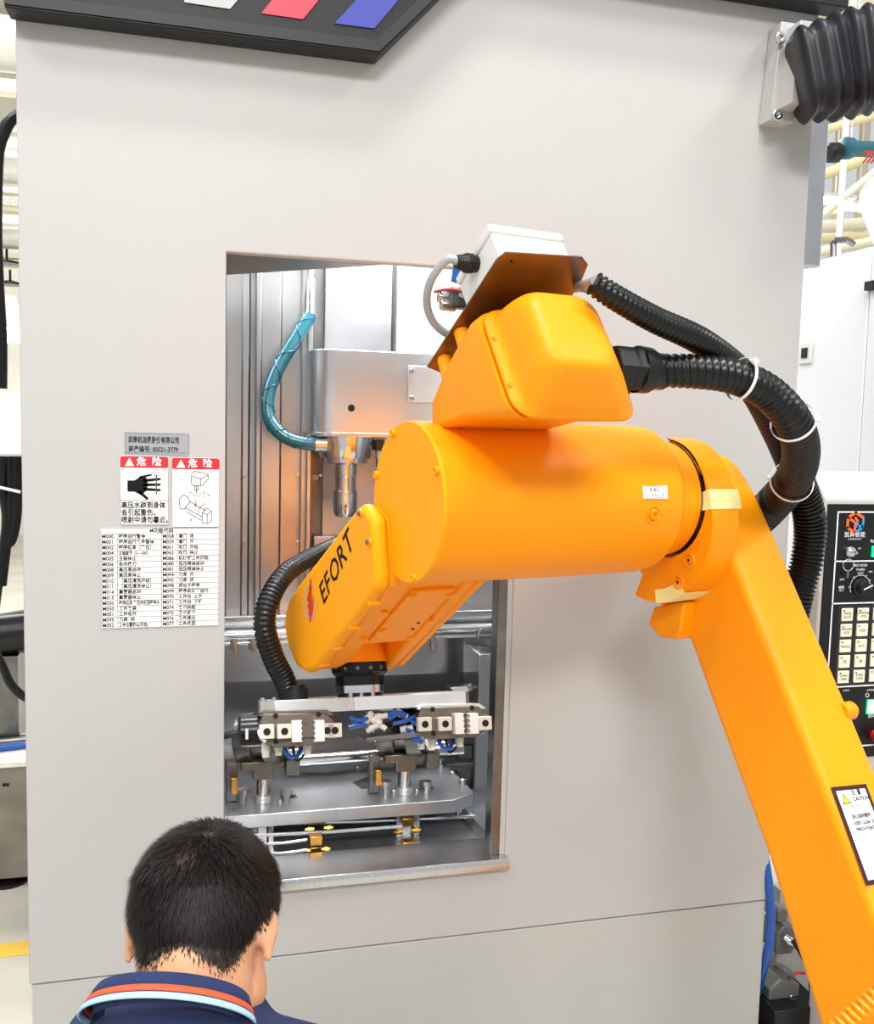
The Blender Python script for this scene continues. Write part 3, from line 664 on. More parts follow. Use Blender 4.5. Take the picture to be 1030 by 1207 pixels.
# big conduit out of the motor-cover gland
g0 = Fp(.232, -.352, .032)
ga = (atd(765, 437, 1.47)-g0).normalized()
gd = thing('conduit_gland', 'large black hexagonal conduit gland screwed into the side of the motor cover', 'gland', g0)
B().lathe([(-.02, .036), (.012, .036), (.014, .038), (.030, .038)], g0, ga, 6).out('hex_nut', 'black_plastic', gd, bev=.002)
B().lathe([(.028, .037), (.050, .036), (.060, .030), (.078, .029)], g0, ga, 28).out('gland_body', 'black_plastic', gd)
h1 = catmull([g0+ga*.07, atd(775, 437, 1.47), atd(820, 438, 1.48), atd(865, 444, 1.50), atd(905, 463, 1.53), atd(935, 497, 1.57), atd(944, 535, 1.68), atd(933, 568, 1.82), atd(907, 598, 1.98), atd(884, 622, 2.08), atd(870, 650, 2.12)], 10)
c1_ = corrugated(h1, .030, .0125, .15, rf=lambda t: .0265+.0125*min(1, t*1.15)).out('corrugated_conduit', 'black_hose', None, angle=60, label='thick black corrugated conduit arching from the motor cover gland down behind the lower arm', cat='hose')
h2 = catmull([atd(700, 334, 1.38), atd(724, 350, 1.39), atd(770, 376, 1.43), atd(830, 405, 1.50), atd(880, 448, 1.64), atd(912, 500, 1.78), atd(938, 558, 1.92), atd(954, 610, 1.97), atd(952, 655, 1.99), atd(940, 700, 2.0), atd(926, 760, 2.03)], 10)
corrugated(h2, .024, .0095, .16, rf=lambda t: .0185+.0155*min(1, t*1.3)).out('corrugated_conduit', 'black_hose', None, angle=60, label='thinner black corrugated conduit from the junction box passing under the thick one', cat='hose')
h3 = catmull([atd(905, 480, 1.66), atd(925, 515, 1.70), atd(925, 545, 1.74)], 8)
def near(path, px, py):
    return min(range(len(path)), key=lambda i: (proj(path[i])[0]-px)**2+(proj(path[i])[1]-py)**2)
def proj(P):
    q = V(P)-CAM; d = q.dot(f_); return (IW/2+FPX*q.dot(r_)/d, IH/2-FPX*q.dot(u_)/d, d)
def tie(path, px, py, r, label, grp, w=.0055, tail=True, tilt=0.0, ctr=None):
    i = near(path, px, py); p = path[i] if ctr is None else ctr; d = (path[min(i+2, len(path)-1)]-path[max(i-2, 0)]).normalized()
    if tilt: d = (d+f_.cross(d)*tilt).normalized()
    Fm = axis_frame(p, d); t = thing('cable_tie', label, 'cable tie', p, grp)
    B().lathe([(-w/2, r), (-w/2, r+.0015), (w/2, r+.0015), (w/2, r)], p, d, 32, cap=False).out('strap', 'tie_white', t)
    if tail:
        toc = (CAM-p).normalized(); sd = toc-d*toc.dot(d); sd.normalize(); up = d.cross(sd); 
        if up.z < 0: up = -up
        hd = (sd*.45+up*.9).normalized() if tail == 'top' else (sd*.95+up*.1).normalized()
        fm = frame(p+hd*(r+.003), d, None, hd)
        B().box((0, 0, 0), (.008, .010, .007), fm).out('head', 'tie_white', t, bev=.0012)
    return t
tie(h1, 760, 437, .0285, 'white cable tie nearest the gland of the thick conduit', 'cable ties on the conduits', .007)
tie(h1, 769, 437, .0285, 'second white cable tie beside the gland of the thick conduit', 'cable ties on the conduits', .007)
tie(h1, 872, 449, .0345, 'white cable tie round both conduits at the start of the bend', 'cable ties on the conduits', .005, 'top')
tie(h1, 933, 496, .0370, 'white cable tie at the shoulder of the conduit bend', 'cable ties on the conduits', .005, 'top')
tie(h1, 932, 566, .0405, 'white cable tie low on the conduit bend above the lower arm', 'cable ties on the conduits', .005, 'top', .35)
# coiled air hose low on the arm
q0 = Jp(.70, -.60, -.70)
def coil(a, b, R, r, turns, seg=14):
    d = (V(b)-V(a)); Fm = axis_frame(a, d); n = turns*seg
    return [Fm @ V((R*math.cos(2*PI*i/seg), R*math.sin(2*PI*i/seg), d.length*i/n)) for i in range(n+1)]
B().tube(coil(atd(984, 1214, 1.40), atd(1050, 1160, 1.40), .011, .0035, 10), .0032, 6).out('coiled_air_hose', 'orange_cord', None, label='small coiled orange air hose against the foot of the lower arm', cat='hose')

# conduit to the gripper
h4 = catmull([at(430, 622, .30), at(400, 640, .22), at(370, 655, .14), at(338, 675, .05), at(318, 705, .0), at(312, 738, -.02), at(322, 775, -.01), at(336, 803, .0), at(341, 824, .0)], 10)
corrugated(h4, .021, .0095, .13, rf=lambda t: .0165+.008*min(1, t*1.4)).out('corrugated_conduit', 'black_hose', None, angle=60, label='black corrugated conduit curving down left of the wrist into the gripper plate', cat='hose')

# ------------------------------------------------------------------ gripper under the tool flange
G = frame(TO - TZ*.074, (1, 0, 0), None, TZ)
KP = .00179
def gx(px): return (px-421)*KP
def gz(px, py): return -(py-823+.036*(px-421))*KP
gr = thing('double_gripper', 'twin pneumatic gripper with pale jaw blocks on a thick aluminium plate under the robot flange', 'gripper', G @ V((0, 0, 0)))
top = [(gx(298), -.020), (gx(314), -.060), (gx(389), -.060), (gx(405), -.048), (gx(408), -.060), (gx(547), -.060), (gx(556), -.03), (gx(556), .05), (gx(540), .07), (gx(310), .07), (gx(298), .05)]
B(G).prism(top, -.029, 0, 'z').out('mounting_plate', 'aluminium', gr, bev=.001)
B(G).lathe([(.0, .028), (.022, .028), (.022, .021), (.03, .021)], (gx(341), -.01, 0), (0, 0, 1), 20).out('conduit_collar', 'black_plastic', gr)
for px in (405, 418, 432): B(G).lathe([(-.002, .006), (.009, .006)], (gx(px), -.045, 0), (0, 0, 1), 10).out('cap_screw', 'steel', gr)
for px in (302, 316): B(G).lathe([(-.002, .006), (.006, .006)], (gx(px), -.0, 0), (0, 0, 1), 10).out('cap_screw', 'steel', gr)
def hole(b_, x, y, z, r, nm='bolt_hole'):
    return B(G).lathe([(0, r*1.25), (-.0012, r*1.25)], (x, y, z), (0, 1, 0), 14)
def module(cx, cy, jaws, pads, light_top):
    def P(dx, dy): return (gx(cx+dx), gz(cx+dx, cy+dy))
    body = [P(-38, -19), (P(34, -19)), P(44, -9), P(44, 8), P(30, 18), P(-28, 20), P(-43, 10), P(-43, -9)]
    bd = B(G).prism(body, -.075, .035, 'y').out('gripper_body', 'gripper_body', gr, bev=.003)
    B(G).prism([P(-36, -22), P(36, -22), P(44, -16), P(30, -14), P(-30, -14), P(-44, -16)], -.072, .03, 'y').out('adapter', 'aluminium' if light_top else 'gripper_body', gr, bev=.001)
    B(G).prism([P(-44, -6), P(46, -6), P(46, 9), P(-44, 9)], -.083, -.070, 'y').out('jaw_rail', 'gripper_body', gr, bev=.001)
    for dx, dy in ((-25, -16), (25, -17), (-25, 13), (26, 11)):
        x, z = P(dx, dy); h = B(G).lathe([(-.0035, .0055), (.001, .0055)], (x, -.0735, z), (0, 1, 0), 12).out('bolt_socket', 'hole', bd)
    for dx in jaws:
        x, z = P(dx, 1); jb_ = B(G).box((x, -.088, z), (.030, .022, .029)).out('jaw', 'jaw', gr, bev=.0015)
        B(G).lathe([(-.0003, .0075), (.0012, .0075)], (x, -.0995, z), (0, 1, 0), 16).out('bolt_hole', 'hole', jb_)
    for dx, sg in pads:
        x, z = P(dx, 1)
        zz = [(.5*KP*12*-1, -.021)]; pts = [(x-sg*.010, z+.0215), (x-sg*.010, z-.0215)]
        for k in range(9): pts += [(x+sg*(.008 if k % 2 else .011), z-.0215+.043*k/8)]
        B(G).prism(pts, -.104, -.076, 'y').out('jaw_pad', 'jaw_pad', gr, bev=.0004)
    x, z = P(0, 1); B(G).lathe([(-.001, .0022), (.001, .0022)], (x, -.0835, z+.009), (0, 1, 0), 8).out('pin', 'steel', bd); B(G).lathe([(-.001, .0022), (.001, .0022)], (x, -.0835, z-.011), (0, 1, 0), 8).out('pin', 'steel', bd)
    # dark cylinder behind, fittings and tubes under the module
    x, z = P(-52, 2); B(G).lathe([(-.05, .034), (.05, .034)], (gx(cx-38), -.01, z-.002), (1, 0, 0), 24).out('cylinder_barrel', 'black_metal', gr, bev=.004)
    for dx, dy, m_ in ((-35, 26, 'white_fit'), (-20, 24, 'white_fit'), (14, 24, 'white_fit')):
        x, z = P(dx, dy); f = B(G).lathe([(.02, .009), (.0, .010), (-.004, .008), (-.012, .008)], (x, -.03, z), (0, 0, 1), 10).out('air_fitting', m_, gr, bev=.0006)
    x0, z0 = P(-14, 20); x1, z1 = P(8, 22); xm, zm = P(-4, 31)
    B(G).tube(catmull([(x0, -.03, z0), (xm-.008, -.04, zm), (xm+.01, -.03, zm-.002), (x1, -.02, z1)], 6), .0045, 8).out('air_tube', 'blue_tube', gr)
    B(G).tube(catmull([(x0+.02, -.02, z0), (xm+.01, -.03, zm-.012), (x1+.02, -.02, z1)], 6), .0028, 8).out('sensor_cable', 'black_hose', gr)
    return bd
module(339, 860, (-36, -16, 33, 42), ((-2, 1), (24, -1)), False)
module(527, 855, (-38, -13, 37), ((4, 1), (22, -1)), True)
x, z = gx(283), gz(283, 866)
B(G).tube(catmull([(gx(300), -.08, gz(300, 862)), (gx(294), -.09, gz(294, 860)), (gx(297), -.09, gz(297, 869)), (gx(302), -.09, gz(302, 872))], 5), .003, 8).out('sensor_cable', 'tie_white', gr)
B(G).box((gx(282), -.03, gz(282, 865)), (.006, .03, .022)).out('end_plate', 'jaw', gr, bev=.001)
B(G).lathe([(0, .007), (.03, .007)], (gx(283), -.03, gz(283, 865)), (1, 0, 0), 12).out('rod', 'steel_dark', gr)
# centre: tees, blue tubes, valve manifold
B(G).prism([(gx(428), gz(428, 843)), (gx(482), gz(482, 842)), (gx(490), gz(490, 855)), (gx(470), gz(470, 862)), (gx(436), gz(436, 862))], -.02, .05, 'y').out('manifold', 'casting_grey', gr, bev=.003)
B(G).prism([(gx(420), gz(420, 871)), (gx(485), gz(485, 865)), (gx(492), gz(492, 868)), (gx(488), gz(488, 871)), (gx(425), gz(425, 876)), (gx(420), gz(420, 875))], -.07, .03, 'y').out('lower_plate', 'casting_grey', gr, bev=.002)
for px, py in ((425, 848), (434, 852), (441, 847), (430, 860), (440, 858), (466, 845), (472, 862)):
    B(G).lathe([(-.014, .0085), (0, .0085), (0, .0065), (.014, .0065)], (gx(px), -.055, gz(px, py)), (.6+.4*math.sin(px), -.3, .5*math.cos(py)), 10).out('air_fitting', 'white_fit', gr, bev=.0006)
for pts in (((424, 849), (412, 851), (402, 848)), ((423, 858), (413, 856), (401, 859)), ((450, 850), (462, 844), (474, 850), (484, 858)), ((448, 845), (460, 842), (472, 846)), ((476, 864), (480, 874), (490, 878)), ((470, 862), (482, 868), (486, 878)), ((455, 856), (470, 852), (482, 848))):
    B(G).tube(catmull([(gx(a), -.058-.006*(i % 2), gz(a, c)) for i, (a, c) in enumerate(pts)], 6), .0048, 8).out('air_tube', 'blue_tube', gr)
for pts in (((452, 862), (462, 857), (474, 862)), ((446, 856), (458, 862), (470, 868))):
    B(G).tube(catmull([(gx(a), -.045, gz(a, c)) for a, c in pts], 6), .004, 8).out('sensor_cable', 'black_hose', gr)

# ------------------------------------------------------------------ black fascia with stripes, stickers, bellows
fs = thing('machine_fascia', 'black fascia panel with grey, red and blue slanted stripes along the top of the machine', 'panel', (.5, -.03, 2.5))
pf_ = [(-.345, 2.373), (.357, 2.373), (.575, 2.607), (1.45, 2.607), (1.45, 2.95), (-.345, 2.95)]
B().prism(pf_, -.058, -.002, 'y').out('panel', 'black_sign', fs, bev=.003)
B().prism([(x, z+(.006 if z < 2.5 else 0)) for x, z in pf_[:3]]+[(.56, 2.62), (.35, 2.40), (-.345, 2.40)], -.061, -.057, 'y').out('lip', 'sign_edge', fs)
for cs, m_ in ((((217, 3), (271, 11), (293, -14), (218, -14)), 'stripe_grey'), (((308, 16), (357, 23), (400, -30), (345, -30)), 'stripe_red'), (((394, 28), (441, 34), (495, -30), (448, -30)), 'stripe_blue')):
    B().slab([at(x, y, -.0585) for x, y in cs], (0, -.0022, 0)).out('stripe', m_, fs, smooth=False)

def sticker_quad(c, off=-.0012): return [at(x, y, off) for x, y in c]
def sheet(name, label, corners, material, group=None, rim=None):
    pts = sticker_quad(corners, -.0004); t = thing(name, label, 'label', sum(pts, V())/4, group)
    B().slab(pts, (0, -.0008, 0)).out('sheet', material, t, smooth=False)
    return t, pts
def wall_text(b_, s, px, py, size, align='LEFT', sq=1.0, bold=0.0, y=-.0016, rot=.0):
    p = at(px, py, y); fm = frame(p, (math.cos(rot), 0, math.sin(rot)), None, (0, -1, 0)); b_.add_mesh(text_mesh(s, size, align, sq, bold), fm)
def wline(b_, p, q, w_=.0010, y=-.0016):
    a, c = (at(*p, y) if len(p) == 2 else V(p)), (at(*q, y) if len(q) == 2 else V(q)); d = (c-a).normalized(); s = V((-d.z, 0, d.x))*w_/2
    b_.poly([a-s, c-s, c+s, a+s])
def rbox(b_, x0, x1, z0, z1, r, w_, y=-.0016):
    o = rrect(x0, x1, z0, z1, r, 4); i = rrect(x0+w_, x1-w_, z0+w_, z1-w_, max(r-w_, .0005), 4); n = len(o)
    ov = [b_._v((a, y, c)) for a, c in o]; iv = [b_._v((a, y, c)) for a, c in i]
    for k in range(n): b_.bm.faces.new((ov[k], ov[(k+1) % n], iv[(k+1) % n], iv[k]))
# asset tag
t, P_ = sheet('asset_tag', 'small engraved silver asset tag above the danger stickers', ((147, 509), (223, 513), (222, 538), (147, 534)), 'sticker_silver')
b = B(); wall_text(b, '湖南机油泵股份有限公司', 151, 518.5, .0145, sq=.63, bold=.0003); wall_text(b, '资产编号: 00521-3779', 151, 529.5, .0135, sq=.78, bold=.0002); b.out('lettering', 'ink', t, smooth=False)
b = B(); x0, x1, z0, z1 = P_[0].x, P_[1].x, P_[3].z, P_[0].z; rbox(b, x0+.0005, x1-.0005, z0+.001, z1-.001, .001, .0022); b.out('border', 'steel', t, smooth=False)
# danger stickers
def danger(c0, c1, label):
    a, c = at(*c0, -.0004), at(*c1, -.0004); x0, x1, z0, z1 = a.x, c.x, c.z, a.z
    t = thing('danger_sticker', label, 'label', ((x0+x1)/2, 0, (z0+z1)/2), 'danger stickers beside the opening')
    B().prism(rrect(x0, x1, z0, z1, .005, 4), -.0012, -.0004, 'y').out('sheet', 'sticker_white', t, smooth=False)
    B().prism(rrect(x0+.001, x1-.001, z1-.024, z1-.001, .004, 4)[:], -.0016, -.0012, 'y').out('red_band', 'sticker_red', t, smooth=False)
    b = B(); rbox(b, x0+.0008, x1-.0008, z0+.0008, z1-.0008, .0045, .0009, -.0018); b.out('border', 'ink_grey', t, smooth=False)
    b = B(); p = V((x0+.033, -.0019, z1-.0125)); b.add_mesh(text_mesh('危  险', .019, 'LEFT', 1.0, .0005), frame(p, (1, 0, 0), None, (0, -1, 0)))
    b.poly([(x0+.010, -.0019, z1-.021), (x0+.019, -.0019, z1-.004), (x0+.028, -.0019, z1-.021)]); b.out('lettering', 'white_ink', t, smooth=False)
    b = B(); b.poly([(x0+.0183, -.0021, z1-.009), (x0+.0197, -.0021, z1-.009), (x0+.0193, -.0021, z1-.0165), (x0+.0187, -.0021, z1-.0165)]); b.poly([(x0+.0183, -.0021, z1-.0180), (x0+.0197, -.0021, z1-.0180), (x0+.0197, -.0021, z1-.0195), (x0+.0183, -.0021, z1-.0195)]); b.out('exclamation', 'sticker_red', t, smooth=False)
    return t, x0, x1, z0, z1
t, x0, x1, z0, z1 = danger((141, 537), (199, 619), 'danger sticker with black hand pierced by a jet above three lines of print')
b = B()
def stroke(b_, x, z, X, Z, w0, w1, y=-.0019, k=8):
    d = V((X-x, 0, Z-z)); L = d.length; d.normalize(); s = V((-d.z, 0, d.x)); pts = []
    a0 = math.atan2(d.z, d.x)
    ring_ = [(x+w0*math.cos(a0+PI/2+PI*i/k), z+w0*math.sin(a0+PI/2+PI*i/k)) for i in range(k+1)]+[(X+w1*math.cos(a0-PI/2+PI*i/k), Z+w1*math.sin(a0-PI/2+PI*i/k)) for i in range(k+1)]
    b_.poly([(p, y, q) for p, q in ring_])
def SX(px): return x0+(px-141)/58*(x1-x0)
def SZ(py): return z1-(py-537)/82*(z1-z0)
b.poly([(SX(x), -.0019, SZ(y)) for x, y in ((150, 566), (158, 566), (166, 561), (172, 562), (174, 571), (172, 578), (166, 583), (158, 579), (150, 579))])
for c in ((165, 562, 178, 559, .0022, .0017), (170, 566, 188, 564, .003, .0024), (170, 571, 188, 570.5, .003, .0024), (170, 576, 188, 577, .003, .0024), (165, 580, 173, 587, .0034, .0026)):
    stroke(b, SX(c[0]), SZ(c[1]), SX(c[2]), SZ(c[3]), c[4], c[5])
b.out('hand_symbol', 'ink', t, smooth=False)
b = B(); wline(b, (SX(141), -.0018, SZ(589.5)), (SX(199), -.0018, SZ(589.5)))
b.poly([(SX(183.5), -.0022, SZ(559)), (SX(185), -.0022, SZ(559)), (SX(184.8), -.0022, SZ(583)), (SX(183.7), -.0022, SZ(583))])
rbox(b, SX(182), SX(186.5), SZ(560), SZ(552.5), .001, .0008, -.0019)
b.out('nozzle_symbol', 'ink_grey', t, smooth=False)
b = B()
for k, s in enumerate(('高压水碰到身体', '会引起重伤。', '喷射中请勿靠近。')): b.add_mesh(text_mesh(s, .0148, 'LEFT', .84, .00025), frame((x0+.0025, -.0019, SZ(595.5+8.7*k)), (1, 0, 0), None, (0, -1, 0)))
b.out('lettering', 'ink', t, smooth=False)
t, x0, x1, z0, z1 = danger((202, 539), (259, 622), 'danger sticker with line drawing of a spindle over a fixture and red arrows')
def SX(px): return x0+(px-202)/57*(x1-x0)
def SZ(py): return z1-(py-539)/83*(z1-z0)
b = B()
def pl_(pts, w_=.0012):
    for p, q in zip(pts, pts[1:]): wline(b, (SX(p[0]), -.0019, SZ(p[1])), (SX(q[0]), -.0019, SZ(q[1])), w_)
pl_([(225, 558), (229, 555), (245, 558), (245, 564), (239, 571), (236, 572), (236, 564), (225, 560), (225, 569), (228, 572), (236, 572)]); pl_([(236, 564), (245, 559)]); pl_([(231, 572), (231, 582)]); pl_([(229, 572), (229, 577), (233, 577), (233, 572)])
pl_([(211, 588), (216, 583), (221, 585), (224, 591), (218, 598), (218, 600), (212, 599), (211, 588)]); pl_([(218, 598), (238, 609)]); pl_([(224, 591), (243, 602)]); pl_([(218, 602), (237, 613)]); pl_([(238, 604), (243, 598), (249, 602), (249, 614), (244, 617), (238, 616), (238, 604)]); pl_([(244, 617), (244, 606), (249, 602)]); pl_([(244, 606), (238, 604)])
pl_([(218, 575), (221, 577)], .0009); pl_([(244, 582), (248, 584)], .0012); pl_([(224, 614), (226, 611)], .0014); pl_([(240, 583), (241, 586)], .0012)
b.out('line_drawing', 'ink', t, smooth=False)
b = B(); pl_([(226, 581), (229, 584), (234, 584), (237, 580)], .001); pl_([(221, 582), (226, 579)], .0012); pl_([(238, 579), (243, 582)], .0012); pl_([(230, 589), (230, 597)], .0014); pl_([(228.5, 593), (230, 597), (231.5, 593)], .001); pl_([(233, 604), (234, 600), (237, 596), (242, 593)], .0014)
b.out('red_arrows', 'red_ink', t, smooth=False)
# M-code table
rows = [('M000', '程序运行暂停', 'M058', '滑门  闭'), ('M001', '程序运行条件暂停', 'M059', '滑门  开'), ('M002', '程序结束（复位）', 'M061', '吹风  开始'), ('M004', '主轴旋转（S-1~500）', 'M063', '吹风  停止'), ('M005', '主轴停止', 'M086', '机械臂工件抓取'), ('M006', '自动换刀', 'M080', '低压喷淋启动'), ('M008', '高压泵启动', 'M081', '低压喷淋停止'), ('M009', '高压泵停止', 'M094', '刀库  开'), ('M010', '（高压清洗开始）', 'M095', '刀库  闭'), ('M011', '（高压清洗停止）', 'M098', '调出子程序'), ('M014', '集雾器启动', 'M099', '程序的反复运行'), ('M015', '集雾器停止', 'M070', '工作台  上升'), ('M030', '程序结束 复位并返回程序头', 'M071', '工作台  下降'), ('M050', '工件夹紧', 'M074', '夹爪抬起'), ('M051', '工件松开', 'M075', '夹爪放下'), ('M095', '刀库  闭', 'M076', '工件推出'), ('M052', '工件位置确认(可选)', 'M077', '工件收回')]
a, c, d2, d3 = at(119, 622.5, -.0004), at(258, 624, -.0004), at(257, 737, -.0004), at(118, 736, -.0004)
t = thing('code_table', 'white sticker printed with the grid of M codes in Chinese below the danger stickers', 'label', (a+d2)/2)
tx0, tx1, tz1, tz0 = a.x, c.x, a.z, d2.z
B().b2((tx0-.001, -.0012, tz0-.001), (tx1+.001, -.0004, tz1+.001)).out('sheet', 'sticker_white', t, smooth=False)
gb = B(); tbx = B(); NR = 18; hr = (tz1-tz0)/NR
for k in range(NR+1):
    z = tz1-hr*k; gb.poly([(tx0, -.0015, z-.0004), (tx1, -.0015, z-.0004), (tx1, -.0015, z+.0004), (tx0, -.0015, z+.0004)])
colx = [0, .135, .505, .64, 1.0]
for k, f in enumerate(colx):
    x = tx0+(tx1-tx0)*f; gb.poly([(x-.0004, -.0015, tz0), (x+.0004, -.0015, tz0), (x+.0004, -.0015, tz1-(hr if 0 < k < 4 else 0)), (x-.0004, -.0015, tz1-(hr if 0 < k < 4 else 0))])
gb.out('grid_lines', 'ink_grey', t, smooth=False)
def tcell(s, f, k, sz=.0098, al='LEFT', sq=.95): tbx.add_mesh(text_mesh(s, sz, al, sq, .00018), frame((tx0+(tx1-tx0)*f+.0016, -.0017, tz1-hr*(k+.5)), (1, 0, 0), None, (0, -1, 0)))
tcell('M功能代码', .5, 0, .0105, 'CENTER')
for k, (m1, s1, m2, s2) in enumerate(rows):
    tcell(m1, 0, k+1, .0105, sq=.95); tcell(s1, .138, k+1, .0092, sq=.95 if len(s1) < 10 else .72); tcell(m2, .507, k+1, .0105, sq=.95); tcell(s2, .643, k+1, .0092)
tbx.out('lettering', 'ink', t, smooth=False)

# bellows-covered cable entry
bk = thing('cable_entry_bellows', 'black rubber bellows on a grey bolted bracket at the upper right of the machine', 'bellows', (1.3, -.05, 2.45))
p0, p1 = at(896, 149, -.0), at(905, 38, 0)
B().prism([(1.268, 2.342), (1.330, 2.342), (1.345, 2.560), (1.283, 2.560)], -.05, -.002, 'y').out('bracket_plate', 'grey_paint', bk, bev=.002)
B().prism([(1.285, 2.365), (1.40, 2.365), (1.40, 2.545), (1.298, 2.545)], -.10, -.002, 'y').out('bracket_box', 'console_grey', bk, bev=.002)
for px, py in ((918, 46), (914, 137)):
    q = at(px, py, -.055); B().lathe([(0, .013), (.009, .013), (.011, .011), (.011, .006), (.005, .006)], q, (0, -1, 0), 16).out('bolt', 'steel', bk)
ctr = catmull([at(936, 92, -.10), at(960, 86, -.115), at(990, 79, -.13), at(1030, 70, -.16), at(1080, 60, -.20), at(1150, 45, -.25)], 24)
ctr = resample(ctr, .0088)
def srect(hw, hh, r, k=5):
    return rrect(-hw, hw, -hh, hh, r, k)
rings = []; prof = [.86, .93, 1.0, .93]
for i, c in enumerate(ctr):
    d = (ctr[min(i+1, len(ctr)-1)]-ctr[max(i-1, 0)]).normalized(); sd = d.cross(V((0, 0, 1))).normalized(); up = sd.cross(d)
    g = .086+.014*min(1, i/12); s_ = prof[i % 4]*(1+.03*noise.noise(V((i*.37, 0, 0))))
    rings.append([c+sd*x*s_+up*y*s_ for x, y in srect(g*.9, g*1.12, g*.55)])
B().loft(rings).out('bellows', 'bellows', bk, angle=80, mods=lambda o: (setattr(o.modifiers.new('s', 'SUBSURF'), 'levels', 1), setattr(o.modifiers['s'], 'render_levels', 1)))

# ------------------------------------------------------------------ control console on the right
YC = -.12
def atx(x, y, X): d = ray(x, y); return CAM + d*((X-CAM.x)/d.x)
ca = at(975, 594, YC); cx0 = ca.x; cx1 = cx0+.42
cn_ = thing('control_console', 'light grey operator console with black keypad panel, cream keys, mode knob and red stop button', 'console', (cx0+.2, YC+.1, 0))
ztop = at(1000, 556, YC+.06).z; zb_ = at(975, 905, YC).z
B().prism([(YC, zb_-.10), (YC, at(975, 588, YC).z), (YC+.05, ztop), (YC+.114, ztop), (YC+.114, zb_-.10)], cx0-.006, cx1+.03, 'x').out('console_body', 'console_grey', cn_, bev=.006, seg=3)
B().b2((cx0+.12, YC+.01, .0), (cx0+.26, YC+.11, zb_-.09)).out('pedestal', 'console_grey', cn_, bev=.004)
pnl = B().b2((cx0, YC-.004, at(1000, 893, YC).z), (cx1, YC, ca.z)).out('panel_face', 'panel_black', cn_, bev=.001)
yf = YC-.0045
b = B()
def pt(x, y, o=0.0): return at(x, y, yf-o)
fx = at(987, 604, yf).x; zt_, z1_, z2_, z3_, z4_ = [at(1000, y, yf).z for y in (603.5, 661.5, 711, 809, 880)]
for z in (zt_, z1_, z2_, z3_, z4_): b.b2((fx, yf-.0006, z-.0016), (cx1-.015, yf, z+.0016))
b.b2((fx, yf-.0006, z4_), (fx+.0032, yf, zt_)); b.out('frame_lines', 'white_ink', cn_, smooth=False)
kw = (at(1001.5, 742, yf)-at(988.5, 742, yf)).x
keytxt = [('SINGLE\nBLOCK', 'OPTIONAL\nSTOP', 'DRY\nRUN'), ('MACHINE\nLOCK', 'SLIDE', 'COOL'), ('MANUAL', 'AUTO', 'LAMP'), ('F3', 'F4', 'F5'), ('WORK\nOPEN', 'WORK\nCLOSE', 'F')]
kb_ = B()
for ri, y in enumerate((724, 742.5, 760.8, 778.9, 797)):
    for ci in range(5):
        x = at(995, 760, yf).x + ci*(at(1013.6, 760, yf).x-at(995, 760, yf).x); z = at(1003, y, yf).z
        k = B().b2((x-kw/2, yf-.005, z-kw/2), (x+kw/2, yf, z+kw/2)).out('key', 'key_cream', cn_, bev=.0012)
        sk = B(); 
        if ci < 3: sk.add_mesh(text_mesh(keytxt[ri][ci], .0085 if '\n' in keytxt[ri][ci] or len(keytxt[ri][ci]) > 2 else .013, 'CENTER', .75), frame((x, yf-.0054, z-.001), (1, 0, 0), None, (0, -1, 0)))
        sk.b2((x-kw*.38, yf-.0056, z+kw*.26), (x-kw*.26, yf-.005, z+kw*.36))
        sk.out('legend', 'ink', k, smooth=False)
        rbox(kb_, x-kw*.66, x+kw*.66, z-kw*.66, z+kw*.66, .003, .0012, yf-.0004)
kb_.out('key_outline', 'ink_grey', cn_, smooth=False)
# logo, small print, key switch, knob, lamps, stop button
lg = at(1008, 616, yf-.001); R_ = .024
def hexpt(a, r=R_): return (lg.x+r*math.cos(math.radians(a)), lg.y, lg.z+r*math.sin(math.radians(a)))
def bar(b_, p, q, w_):
    p, q = V(p), V(q); d = (q-p).normalized(); s = V((-d.z, 0, d.x))*w_/2; e = d*w_*.4; b_.poly([p-s-e, q-s+e, q+s+e, p+s-e])
b = B(); bar(b, hexpt(30), hexpt(90), .007); bar(b, hexpt(90), hexpt(150), .007); bar(b, hexpt(150), hexpt(210), .007); bar(b, hexpt(210), hexpt(270), .007); bar(b, hexpt(270, R_*.9), hexpt(270, 0), .006); bar(b, hexpt(150, R_*.2), hexpt(150, R_*.6), .006); bar(b, hexpt(90, R_*.45), hexpt(30, R_*.3), .006)
b.out('logo', 'logo_orange', cn_, smooth=False)
b = B(); bar(b, hexpt(0, R_*.25), hexpt(-50, R_*.45), .006); bar(b, hexpt(15, R_*.95), hexpt(-30, R_), .006); bar(b, hexpt(-30, R_), hexpt(-75, R_*.9), .006); bar(b, hexpt(-50, R_*.5), hexpt(-20, R_*.9), .005)
b.out('logo', 'logo_blue', cn_, smooth=False)
b = B()
def ptxt(s, px, py, sz, al='CENTER', sq=1): B().add_mesh(text_mesh(s, sz, al, sq), frame(at(px, py, yf-.0008), (1, 0, 0), None, (0, -1, 0))).out('lettering', 'white_ink', cn_, smooth=False)
ptxt('凯昇智能', 1007.5, 630.5, .0145); ptxt('KAISHENG SMART', 1007.5, 635.5, .0045)
ptxt('模式 MODE', 1014, 666.5, .0075); ptxt('手动编程', 1014, 671.5, .006); ptxt('AUTO', 1014, 675.5, .006); ptxt('MDI', 1026, 674, .006); ptxt('JOG', 992.5, 683, .007); ptxt('编辑', 991.5, 692.5, .008); ptxt('EDIT', 991.5, 696, .006); ptxt('I/O', 1013, 646.5, .006); ptxt('电源', 1029, 638, .008)
ptxt('工作灯', 997, 814, .006); ptxt('工件夹紧', 1026, 813.5, .006); ptxt('启动', 1028, 843.5, .013)
kq = at(1001, 650, yf)
